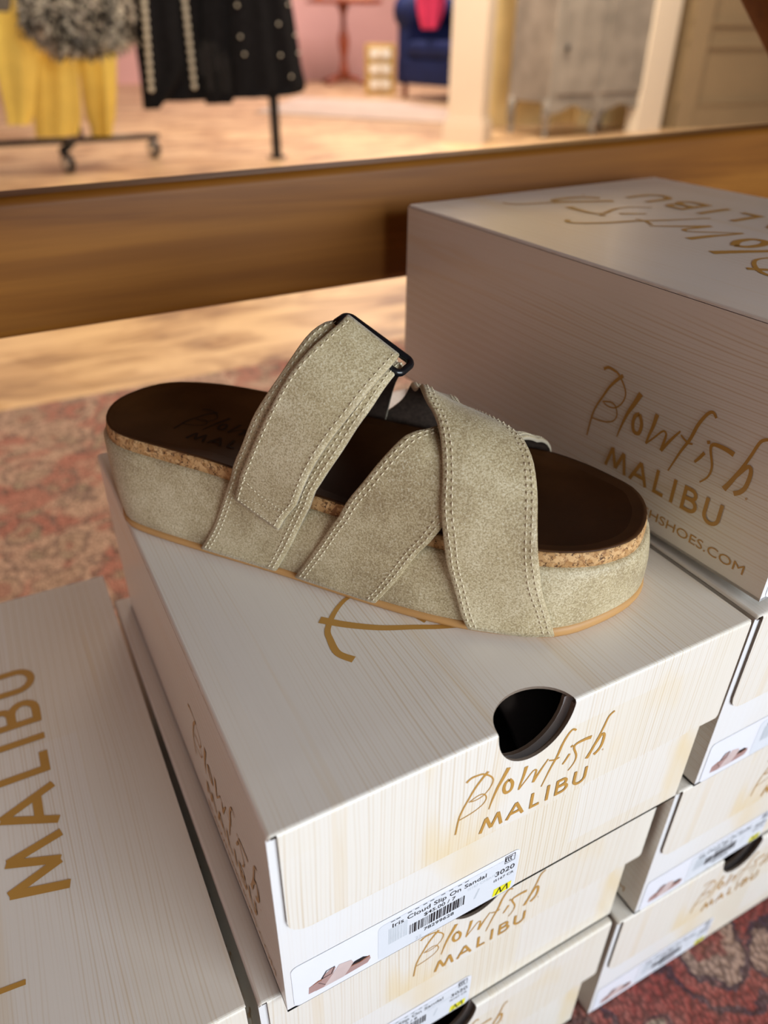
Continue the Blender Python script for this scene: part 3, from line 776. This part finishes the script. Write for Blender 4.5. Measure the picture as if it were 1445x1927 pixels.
# black ring across the top of the instep strap
bm = bmesh.new()
_a1 = resample([(x, y * 150, 0) for x, y in catmull2(S1l)], 70); _b1 = resample([(x, y * 150, 0) for x, y in catmull2(S1r)], 70)
def CP1(i, w_):
    L_ = _a1 if w_ == 0 else _b1; k = min(int(i), 68); return L_[k].lerp(L_[k + 1], i - k).y / 150
def rp(w_, i, h): p = srf1(i, w_) + nn1(round(i), min(max(w_, 0), 1)) * h; return p
pl = srf1(36, -.02); 
def ringpts():
    out = []
    def at_phi(w_, ph):
        return min((abs(CP1(i * .25, w_) - ph), i * .25) for i in range(80, 200))[1]
    A0 = srf1(at_phi(0, .475), 0); A1 = srf1(at_phi(1, .462), 1); im = (at_phi(0, .475) + at_phi(1, .462)) / 2
    ax = (A1 - A0).normalized(); A0 = A0 + ax * 1.5; A1 = A1 + ax * 2.0
    upv = (nn1(im, .5)).normalized(); tv = (srf1(im + 2, .5) - srf1(im - 2, .5)); tv = (tv - ax * tv.dot(ax)).normalized()
    Wd = (A1 - A0).length; Lr = 11; R = 3
    for cxx, cyy, a0 in ((Wd - R, Lr - R, 0), (R, Lr - R, 90), (R, R, 180), (Wd - R, R, 270)):
        for k in range(6):
            a = math.radians(a0 + 18 * k); out.append(A0 + ax * (cxx + R * math.cos(a)) + tv * (cyy + R * math.sin(a) - 4.5) + upv * (.8 + .45 * (cyy + R * math.sin(a))))
    return out
tube(bm, [sl(p) for p in ringpts()], 1.7 * mm, 10, 0, True)
mesh_obj('ring_buckle', bm, M['black'], sandal, True)

# black shoe lying inside the open box
t_ = empty('packed_shoe', (.135, .062, -HB + .0045), .3, label='glossy black shoe seen through the handle hole of the box under the sandal', cat='shoe')
bm = bmesh.new(); o_ = [(.062 * math.cos(a) * (1.15 if math.cos(a) > 0 else 1), .036 * math.sin(a)) for a in [2 * PI * k / 40 for k in range(40)]]
rr = [[bm.verts.new((x * s_, y * s_, z)) for x, y in o_] for s_, z in ((.96, 0), (1, .004), (1, .04), (.97, .045))]
loft(bm, rr, True, True); mesh_obj('sole', bm, M['dark_glossy'], t_, True)
bm = bmesh.new(); rr = []
for k in range(15):
    a = PI * k / 14; c, s_ = math.cos(a), math.sin(a)
    rr.append([bm.verts.new((dx, -c * (.036 + dz), .043 + s_ * (.040 + dz))) for dx, dz in ((-.02, 0), (.03, 0), (.03, .003), (-.02, .003))])
for a, b in zip(rr, rr[1:]):
    for k in range(4): bm.faces.new((a[k], a[(k + 1) % 4], b[(k + 1) % 4], b[k]))
bm.faces.new(rr[0]); bm.faces.new(rr[-1])
mesh_obj('strap', bm, M['dark_glossy'], t_, True)

# ------------------------------------------------------------------ table above the boxes
FZ = -3 * HB   # rug surface
tab = empty('display_table', (.2, .33, FZ), 0, label='honey brown wooden table whose lower rail runs behind the shoe boxes', cat='table')
def tp(name, bm, m, smooth=False):
    o = mesh_obj(name, bm, m, tab, smooth); o.location = -Vector(tab.location); return o
def beam(bm, p, q, up, thick, bev=.006):
    """board from p to q (front-bottom line), up = height vector, thick = depth vector"""
    p, q, up, thick = map(Vector, (p, q, up, thick))
    vs = [bm.verts.new(a + b + c) for a in (p, q) for b in (Vector(), up) for c in (Vector(), thick)]
    fs = [bm.faces.new([vs[i] for i in k]) for k in ((0, 1, 3, 2), (4, 6, 7, 5), (0, 4, 5, 1), (2, 3, 7, 6), (0, 2, 6, 4), (1, 5, 7, 3))]
    bmesh.ops.recalc_face_normals(bm, faces=fs)
    bmesh.ops.bevel(bm, geom=list({e for f in fs for e in f.edges}), offset=bev, segments=5, profile=.5, affect='EDGES')
bm = bmesh.new(); ya = lambda x: .345 - .0357 * x
beam(bm, (-.75, ya(-.75), .043), (1.0, ya(1.0), .0805), (0, 0, .079), (0, .030, 0), .006)
tp('rail', bm, M['table_wood'], True)
bm = bmesh.new()
a_, b_ = at_y(1390, 0, .335), at_y(1445, 110, .335)
d_ = (b_ - a_).normalized(); pp = Vector((d_.z, 0, -d_.x)); pp = -pp if pp.x < 0 else pp
s0 = a_ - d_ * ((.42 - a_.z) / -d_.z) ; s1_ = b_ + d_ * ((b_.z - FZ) / -d_.z)
beam(bm, s0 - Vector((0, .03, 0)), s1_ - Vector((0, .03, 0)), pp * .09, (0, .032, 0), .005)
tp('leg', bm, M['table_wood'], True)
bm = bmesh.new()
beam(bm, (-.62, .31, .42), (-.76, .31, FZ), (-.09, 0, 0), (0, .032, 0), .005); tp('leg', bm, M['table_wood'], True)
bm = bmesh.new(); box(bm, (-.9, -.085, .42), (1.3, .85, .455), bev=.006); tp('table_top', bm, M['table_wood'])

# ------------------------------------------------------------------ setting
bm = bmesh.new(); box(bm, (-4, -4, FZ - .05), (12, 14, FZ - .008))
tag(mesh_obj('floor', bm, M['floor']), kind='structure')
bm = bmesh.new(); box(bm, (-1.6, -1.3, FZ - .0078), (2.3, 1.25, FZ), bev=.002)
tag(mesh_obj('area_rug', bm, M['rug']), label='faded red and blue patterned rug under the stacked shoe boxes', cat='rug')
bm = bmesh.new(); box(bm, (-4, 10.6, FZ - .01), (12, 10.8, 2.6)); tag(mesh_obj('wall_back', bm, M['pink_wall']), kind='structure')
def slab(bm, p, q, z0, z1, th):
    """upright slab along the floor line p-q, th behind it"""
    p, q = Vector((p[0], p[1], 0)), Vector((q[0], q[1], 0)); d = (q - p).normalized(); n = Vector((-d.y, d.x, 0))
    vs = [bm.verts.new(a + n * t + Vector((0, 0, z))) for a in (p, q) for t in (0, th) for z in (z0, z1)]
    for k in ((0, 1, 3, 2), (4, 6, 7, 5), (0, 4, 5, 1), (2, 3, 7, 6), (0, 2, 6, 4), (1, 5, 7, 3)): bm.faces.new([vs[i] for i in k])
F0 = FZ - .008
# panelled wall at the right
P0 = at_z(1262, 243, F0); P1 = at_z(1700, 222, F0)
bm = bmesh.new(); slab(bm, P0.xy, P1.xy, F0, 2.4, .15)
tag(mesh_obj('wall_right', bm, M['panel_tan']), kind='structure')
bm = bmesh.new(); dv = (P1 - P0).normalized(); nv = Vector((-dv.y, dv.x, 0))
for z0, z1, t in ((0, .15, .02), (.15, .17, .028), (.50, .53, .02), (.63, .66, .02), (.95, .98, .02)):
    slab(bm, (P0 - nv * t).xy, (P1 - nv * t).xy, F0 + z0, F0 + z1, t)
slab(bm, (P0 - nv * .03).xy, (P0 - nv * .03 + dv * .16).xy, F0, 2.4, .03)
tag(mesh_obj('baseboard_right', bm, M['panel_tan']), kind='structure')
# white door casing and cream jamb
c0 = at_z(1196, 250, F0); c1 = at_z(1240, 246, F0)
bm = bmesh.new(); slab(bm, c0.xy, c1.xy, F0, 2.4, .1); tag(mesh_obj('trim_1', bm, M['white_trim']), kind='structure')
# square column
q0 = at_z(840, 268, F0); q1 = at_z(902, 271, F0)
dd = (q1 - q0).normalized(); col_w = (q1 - q0).length
def colbox(bm, grow, z0, z1):
    p = q0 - dd * grow; q = q1 + dd * grow; nn_ = Vector((-dd.y, dd.x, 0)); slab(bm, (p - nn_ * grow).xy, (q - nn_ * grow).xy, z0, z1, .24 + 2 * grow)
bm = bmesh.new(); colbox(bm, 0, F0, 2.4); colbox(bm, .022, F0, F0 + .10); colbox(bm, .012, F0 + .10, F0 + .13)
tag(mesh_obj('trim_2', bm, M['cream']), kind='structure')
# tall cream wall panel behind the column
r0 = at_z(905, 240, F0); r1 = at_z(1090, 232, F0)
bm = bmesh.new(); slab(bm, r0.xy, r1.xy, F0, 2.4, .1)
tag(mesh_obj('wall_cream', bm, M['yellow_cream']), kind='structure')
e0 = at_z(1085, 236, F0); e1 = at_z(1250, 236, F0)
bm = bmesh.new(); slab(bm, e0.xy, e1.xy, F0, 2.4, .1)
tag(mesh_obj('wall_far_right', bm, M['yellow_cream']), kind='structure')

# ------------------------------------------------------------------ grey cabinet on curved legs
g0 = at_z(1020, 262, F0); g1 = at_z(1205, 248, F0); gd = (g1 - g0).normalized(); gn = Vector((-gd.y, gd.x, 0)); gw = (g1 - g0).length
cab = empty('cabinet', g0, math.atan2(gd.y, gd.x), label='distressed grey cabinet with one drawer, on curved legs near the white trim', cat='cabinet')
zl = .20; dep = .4
bm = bmesh.new(); box(bm, (0.02, 0, zl), (gw - .02, dep, 1.15), bev=.008); mesh_obj('carcass', bm, M['grey_wood'], cab)
bm = bmesh.new(); box(bm, (.07, -.016, .98 - .2), (gw * .44, .0, 1.08 - .08), bev=.004); dr = mesh_obj('drawer', bm, M['grey_wood'], cab)
bm = bmesh.new(); lathe(bm, [(.006, 0), (.008, .012), (.018, .02), (.016, .03), (.004, .034)], M=Matrix.Translation((gw * .25, -.016, .89)) @ Matrix.Rotation(PI / 2, 4, 'X')); mesh_obj('knob', bm, M['black'], dr, True)
bm = bmesh.new(); box(bm, (.07, -.014, zl + .05), (gw * .44, 0, .76), bev=.004); d1 = mesh_obj('door', bm, M['grey_wood'], cab)
bm = bmesh.new(); lathe(bm, [(.006, 0), (.018, .02), (.004, .034)], M=Matrix.Translation((.10, -.014, .50)) @ Matrix.Rotation(PI / 2, 4, 'X')); mesh_obj('knob', bm, M['black'], d1, True)
bm = bmesh.new(); box(bm, (gw * .5, -.014, zl + .05), (gw - .07, 0, 1.08), bev=.004); mesh_obj('door', bm, M['grey_wood'], cab)
bm = bmesh.new(); box(bm, (-.02, -.03, 1.15), (gw + .02, dep + .02, 1.18), bev=.008); mesh_obj('top', bm, M['grey_wood'], cab)
bm = bmesh.new()
for k in range(16):
    x0 = .02 + (gw - .04) * k / 16; x1 = .02 + (gw - .04) * (k + 1) / 16; h = .05 * abs(math.cos(PI * (k + .5) / 8))
    box(bm, (x0, -.004, zl - .01 - h), (x1, .014, zl + .01))
mesh_obj('apron', bm, M['grey_wood'], cab)
for x in (.04, gw * .5, gw - .04):
    for y in ((.03, dep - .03) if x != gw * .5 else (.03,)):
        bm = bmesh.new(); s_ = -1 if x < gw * .4 else 1
        tube(bm, catmull([(x, y, zl + .01), (x + s_ * .022, y - .015, zl * .75), (x + s_ * .005, y, zl * .4), (x - s_ * .005, y, zl * .15), (x + s_ * .02, y - .012, 0.012)], 4), [.034 - .0012 * k for k in range(17)], 8)
        mesh_obj('leg', bm, M['grey_wood'], cab, True)

# ------------------------------------------------------------------ sofa
a0 = at_z(744, 184, F0); a1 = at_z(900, 200, F0); sd = (a1 - a0).normalized()
sofa = empty('sofa', a0, math.atan2(sd.y, sd.x), label='navy blue tufted velvet sofa with a rolled arm, half behind the column', cat='sofa')
def so(name, bm, m='navy'): return mesh_obj(name, bm, M[m], sofa, True)
bm = bmesh.new(); box(bm, (.0, .0, .13), (1.9, .85, .36), bev=.03); so('base', bm)
bm = bmesh.new(); box(bm, (.18, -.02, .36), (1.72, .62, .50), bev=.05); so('seat_cushion', bm)
bm = bmesh.new(); box(bm, (.12, .60, .34), (1.8, .86, .86), bev=.06); tube(bm, [(.1, .76, .86), (1.85, .76, .86)], .12, 14)
so('backrest', bm)
for x in (.09, 1.81):
    bm = bmesh.new(); box(bm, (x - .08, .0, .13), (x + .08, .84, .72), bev=.03); tube(bm, [(x, -.01, .74), (x, .85, .74)], .125, 16); so('arm', bm)
for x in (.08, 1.82):
    for y in (.06, .78):
        bm = bmesh.new(); lathe(bm, [(.02, 0), (.03, .06), (.022, .13)], (x, y, 0)); so('leg', bm, 'red_wood')
def tuft(x, z, y): 
    bm = bmesh.new(); bmesh.ops.create_uvsphere(bm, u_segments=8, v_segments=6, radius=.012, matrix=Matrix.Translation((x, y, z))); so('tuft_button', bm)
for k in range(6): tuft(.3 + .25 * k, .62, .595); 
for k in range(5): tuft(.42 + .25 * k, .74, .595)

# cloth helpers
def cloth(bm, prof, depth, folds, fr, mi=0, nx=48, seed=1, bottom_wave=.0):
    """hanging garment: prof = [(z, x0, x1)] from top to hem, closed front and back with folds"""
    rnd = random.Random(seed); ph = rnd.random() * 6; rings = []
    for z, x0, x1 in prof:
        rg = []
        for side in (0, 1):
            for k in range(nx):
                u = k / nx if side == 0 else 1 - k / nx
                x = x0 + (x1 - x0) * u; env = math.sin(PI * min(max(u, 0.02), .98)) ** .4
                wob = folds * math.sin(u * fr * 2 * PI + ph + side * 1.1) + folds * .5 * math.sin(u * fr * 4.7 + ph * 2 + z * 5)
                y = (-1 if side == 0 else 1) * depth * env + wob * env
                rg.append(bm.verts.new((x, y, z + bottom_wave * math.sin(u * fr * 5 + ph))))
        rings.append(rg)
    loft(bm, rings, True, True)
    for f in bm.faces: f.material_index = mi
    return rings
def hang(y, pts):   # list of (v, u0, u1) picture rows measured at depth y -> profile around a local origin
    out = []
    for v, u0, u1 in pts:
        p, q = at_y(u0, v, y), at_y(u1, v, y); out.append(((p.z + q.z) / 2, p.x, q.x))
    return out
def garment(name, label, cat, y, pts, m, depth=.03, folds=.012, fr=4, seed=1, group=None, bw=0, extend=.5):
    pr = hang(y, pts); z, x0, x1 = pr[0]; pr = [(z + extend, x0 + .02, x1 - .02)] + pr
    ox_ = (pr[-1][1] + pr[-1][2]) / 2; bz = pr[-1][0]
    root = empty(name, (ox_, y, bz), 0, label=label, cat=cat, group=group)
    pr2 = catmull([(a - bz, b - ox_, c - ox_) for a, b, c in pr], 4)
    bm = bmesh.new(); cloth(bm, [tuple(p) for p in pr2], depth, folds, fr, seed=seed, bottom_wave=bw)
    body = mesh_obj('cloth_body', bm, m, root, True)
    return root, ox_, bz, pr
# rolling rack at left
RY = 4.05
rk = empty('garment_rack', at_y(130, 322, 3.95), 0, label='black rolling garment rack with white caster wheels carrying the yellow trousers', cat='rack')
rk.location.z = F0
def rt(pts, r, name='bar'):
    bm = bmesh.new(); tube(bm, [Vector(p) - Vector(rk.location) for p in pts], r, 8); return mesh_obj(name, bm, M['black'], rk, True)
ra = at_y(-30, 272, 4.1); rb = at_y(298, 256, 4.25)
cross0 = at_y(150, 252, 4.2); cast = at_y(118, 285, 3.95)
bm = bmesh.new(); tube(bm, [ra - Vector(rk.location), rb - Vector(rk.location)], .014, 8); mesh_obj('base_bar', bm, M['black'], rk, True)
bm = bmesh.new(); tube(bm, [cross0 - Vector(rk.location), cast - Vector(rk.location)], .020, 8); mesh_obj('base_foot', bm, M['black'], rk, True)
bm = bmesh.new(); tube(bm, [cross0 - Vector(rk.location), (cross0.x - rk.location.x, cross0.y - rk.location.y, 1.9)], .014, 8); mesh_obj('upright', bm, M['black'], rk, True)
bm = bmesh.new(); tube(bm, [(-1.2, .2, 1.9), (1.3, .4, 1.9)], .014, 8); mesh_obj('hanging_rail', bm, M['black'], rk, True)
def caster(p, parent):
    base = Vector((p.x, p.y, F0)) - Vector(parent.location)
    bm = bmesh.new(); Mx = Matrix.Translation(base + Vector((0, 0, .042))) @ Matrix.Rotation(.5, 4, 'Z') @ Matrix.Rotation(PI / 2, 4, 'Y')
    lathe(bm, [(.02, -.014), (.034, -.016), (.042, -.010), (.042, .010), (.034, .016), (.02, .014)], n=20, M=Mx)
    c = mesh_obj('caster', bm, M['black'], parent, True)
    bm = bmesh.new(); lathe(bm, [(.006, -.019), (.026, -.0175), (.026, .0175), (.006, .019)], n=18, M=Mx); mesh_obj('hub', bm, M['white_trim'], c, True)
    bm = bmesh.new(); tube(bm, [base + Vector((0, 0, .05)), base + Vector((0, 0, .11))], .012, 8); mesh_obj('swivel', bm, M['steel'], c, True)
caster(at_z(132, 325, F0), rk); caster(at_z(292, 296, F0), rk)
GY = 'yellow trouser legs on the rolling rack'
yl = 'yellow jogging trousers with cuffed ankles on the rolling rack'
r_, ox_, bz, pr = garment('jogging_trousers', 'yellow jogging trousers hanging farthest left on the rolling rack', 'trousers', 3.84, [(-60, -40, 78), (60, -25, 75), (150, -5, 70), (205, 8, 66), (222, 12, 62), (234, 12, 60)], M['yellow_cloth'], .045, .012, 1.5, 2, GY, extend=.3)
r_, ox_, bz, pr = garment('jogging_trousers', 'yellow jogging trousers in the middle of the rolling rack, longest leg', 'trousers', 4.0, [(-60, 20, 150), (60, 45, 138), (150, 58, 150), (215, 62, 154), (235, 64, 152), (256, 66, 148)], M['yellow_cloth'], .05, .012, 2, 5, GY, extend=.3)
r_, ox_, bz, pr = garment('jogging_trousers', 'yellow jogging trousers nearest the black skirts, with an orange-lit fold', 'trousers', 4.17, [(-60, 120, 215), (60, 130, 218), (150, 150, 220), (215, 160, 218), (235, 168, 214), (255, 172, 212)], M['yellow_cloth'], .05, .02, 2, 9, GY, extend=.3)
# fur jacket: soft lump with tufts
pr = hang(3.62, [(-120, 40, 250), (-40, 30, 255), (20, 32, 252), (55, 40, 252), (85, 75, 246), (100, 105, 170)])
jx = (pr[0][1] + pr[0][2]) / 2; jz = pr[-1][0]
jk = empty('fur_jacket', (jx, 3.62, jz), 0, label='grey and cream leopard faux fur jacket hanging above the yellow trousers', cat='jacket')
bm = bmesh.new(); pc = catmull([(a - jz, b - jx, c - jx) for a, b, c in pr], 5)
cloth(bm, [tuple(p) for p in pc], .09, .02, 3, nx=60)
bmesh.ops.recalc_face_normals(bm, faces=bm.faces[:])
rnd = random.Random(3); fl_ = [f for f in bm.faces if len(f.verts) == 4]
for _ in range(2600):
    f = rnd.choice(fl_); c = f.calc_center_median(); n = f.normal
    t = Vector((rnd.uniform(-.5, .5), rnd.uniform(-.5, .5), rnd.uniform(-1.2, -.2))) + n * .8; t.normalize()
    s = t.cross(Vector((rnd.random(), rnd.random(), rnd.random()))).normalized() * .006; c += Vector((rnd.uniform(-.01, .01), 0, rnd.uniform(-.02, .02)))
    q = [bm.verts.new(c + s), bm.verts.new(c - s), bm.verts.new(c + t * rnd.uniform(.018, .035))]; bm.faces.new(q)
mesh_obj('fur_body', bm, M['fur'], jk)
garment('knit_top', 'dark grey knit top at the top left corner beside the fur jacket', 'top', 3.45, [(-60, -60, 20), (0, -50, 22), (22, -45, 18)], M['grey_cloth'], .03, .006, 2, 3, extend=.3)
# black garments with studs
def studs(root, y, line, r):
    for k, (u, v) in enumerate(line):
        p = at_y(u, v, y - .045)
        bm = bmesh.new(); bmesh.ops.create_uvsphere(bm, u_segments=10, v_segments=8, radius=r, matrix=Matrix.Translation(p - Vector(root.location))); mesh_obj('stud', bm, M['stud'], root, True)
GB = 'black skirts on the second rail'
r_, *_ = garment('studded_skirt', 'black skirt with one row of pearl studs, leftmost of the black garments', 'skirt', 3.9, [(-60, 238, 330), (60, 250, 340), (140, 262, 345), (205, 270, 300)], M['black_cloth'], .035, .008, 2, 4, GB, extend=.3)
studs(r_, 3.9, [(270 + 1.3 * k + .06 * k * 0, -12 + 16.3 * k) for k in range(12)], .0135)
r_, *_ = garment('studded_skirt', 'black skirt with a pearl stud row, second of the black garments', 'skirt', 3.95, [(-60, 318, 400), (60, 326, 400), (140, 332, 400), (190, 298, 385)], M['black_cloth'], .035, .008, 2, 6, GB, extend=.3)
studs(r_, 3.95, [(347 + 1.85 * k, 0 + 16.2 * k) for k in range(11)], .0135)
r_, *_ = garment('fringed_skirt', 'black skirt with dangling metal ring fringe in the middle of the black garments', 'skirt', 3.9, [(-60, 375, 470), (60, 380, 470), (140, 384, 462), (195, 386, 436)], M['black_cloth'], .035, .008, 2, 8, GB, extend=.3)
def links(root, y, cols):
    for u, v0, n_ in cols:
        bm = bmesh.new()
        for k in range(n_):
            p = at_y(u + k * .8, v0 + k * 8.5, y - .05) - Vector(root.location)
            tube(bm, [p + Vector((.009 * math.cos(2 * PI * j / 10), 0, .011 * math.sin(2 * PI * j / 10))) for j in range(10)], .0009, 5, closed=True)
        mesh_obj('ring_fringe', bm, M['dark_steel'], root, True)
links(r_, 3.9, [(376, 95, 6), (384, 80, 11), (392, 84, 11), (404, 85, 6), (412, 110, 8), (421, 100, 9), (428, 115, 8)])
r_, *_ = garment('studded_skirt', 'wide black skirt with sparse studs, rightmost of the black garments', 'skirt', 3.85, [(-60, 430, 540), (40, 435, 556), (120, 438, 568), (172, 440, 574), (184, 436, 520)], M['black_cloth'], .04, .01, 3, 11, GB, extend=.3)
studs(r_, 3.85, [(452, 69), (460, 102), (524, 45), (528, 104), (548, 144), (543, 8), (556, 66), (562, 100), (446, 10)], .0065)
# black clothes stand with its upright and rail
st = at_y(522, 308, 4.02)
std = empty('clothes_stand', (st.x, 4.02, F0), 0, label='black upright clothes stand holding the black skirts', cat='rack')
top_ = at_y(505, 150, 3.9)
bm = bmesh.new(); box(bm, (-.022, -.015, 0), (.022, .015, 2.0), bev=.003); mesh_obj('upright', bm, M['black'], std)
bm = bmesh.new(); tube(bm, [(-.95, -.1, 1.95), (.3, -.1, 1.95)], .014, 8); mesh_obj('hanging_rail', bm, M['black'], std, True)
bm = bmesh.new(); lathe(bm, [(.05, 0), (.05, .008), (.03, .012)]); mesh_obj('foot', bm, M['black'], std)

# ------------------------------------------------------------------ far things
pb = at_z(648, 160, F0)
ped = empty('pedestal_table', (pb.x, pb.y, F0), -.3, label='reddish mahogany pedestal table against the pink wall', cat='table')
bm = bmesh.new(); lathe(bm, [(.05, .06), (.075, .12), (.05, .2), (.035, .28), (.065, .42), (.07, .50), (.035, .6), (.03, .72), (.06, .80), (.08, .84)], n=20); mesh_obj('pedestal', bm, M['red_wood'], ped, True)
bm = bmesh.new(); box(bm, (-.42, -.3, .84), (.42, .3, .885), bev=.012); mesh_obj('table_top', bm, M['red_wood'], ped)
for k in range(4):
    a = PI / 4 + k * PI / 2; bm = bmesh.new(); tube(bm, [(.02 * math.cos(a), .02 * math.sin(a), .09), (.18 * math.cos(a), .18 * math.sin(a), .07), (.34 * math.cos(a), .34 * math.sin(a), .025)], [.035, .03, .025], 8); mesh_obj('foot', bm, M['red_wood'], ped, True)
tb = Vector((pb.x, pb.y, F0 + .885))
def bottle(dx, dy, m, label, h=.2, r=.04):
    o = empty('scent_bottle', tb + Vector((dx, dy, 0)), 0, label=label, cat='bottle')
    bm = bmesh.new(); lathe(bm, [(r * .9, 0), (r, .01), (r, h * .6), (r * .35, h * .75), (r * .35, h * .85)], n=16); mesh_obj('glass_body', bm, m, o, True)
    bm = bmesh.new(); lathe(bm, [(r * .42, h * .85), (r * .42, h)], n=12); mesh_obj('stopper', bm, M['black'], o, True)
bottle(-.33, -.05, M['orange'], 'small orange bottle at the left end of the pedestal table')
bx = empty('trinket_box', tb + Vector((.15, 0, 0)), .1, label='pink and gold trinket box on the pedestal table', cat='box')
bm = bmesh.new(); box(bm, (-.18, -.1, 0), (.2, .1, .09), bev=.008); mesh_obj('case', bm, M['rose_gold'], bx)
bm = bmesh.new(); box(bm, (-.185, -.105, .09), (.205, .105, .12), bev=.008); mesh_obj('lid', bm, M['white_thing'], bx)
# wicker chest of small white fronted drawers
wb = at_z(722, 178, F0)
wk = empty('wicker_drawers', (wb.x, wb.y, F0), -.5, label='small golden wicker drawer chest beside the navy sofa', cat='drawers')
bm = bmesh.new(); box(bm, (-.2, 0, 0), (.12, .3, .46), bev=.01); mesh_obj('frame', bm, M['wicker'], wk)
for z in (.05, .19, .33):
    bm = bmesh.new(); box(bm, (-.15, -.02, z), (.07, .0, z + .09), bev=.006); d = mesh_obj('drawer', bm, M['white_thing'], wk)
    bm = bmesh.new(); lathe(bm, [(.012, 0), (.016, .02), (.004, .028)], n=10, M=Matrix.Translation((-.04, -.02, z + .045)) @ Matrix.Rotation(PI / 2, 4, 'X')); mesh_obj('knob', bm, M['wicker'], d, True)
# hot pink garment draped in front of the sofa
PY = at_z(790, 186, F0).y
garment('hanging_top', 'hot pink top hanging in front of the navy sofa', 'top', PY - .25, [(-70, 775, 838), (-10, 782, 838), (25, 786, 834), (55, 794, 822)], M['pink_cloth'], .05, .012, 2, 12, extend=.3)
# pale carpet
cr = [at_z(*p, F0 + .004) for p in ((480, 212), (840, 232), (900, 216), (740, 192), (560, 184))]
bm = bmesh.new(); f = bm.faces.new([bm.verts.new(p) for p in cr]); r = bmesh.ops.extrude_face_region(bm, geom=[f]); bmesh.ops.translate(bm, verts=[v for v in r['geom'] if isinstance(v, bmesh.types.BMVert)], vec=(0, 0, .006))
tag(mesh_obj('carpet', bm, M['pale_rug']), label='pale pink carpet on the plank floor in front of the navy sofa', cat='rug')
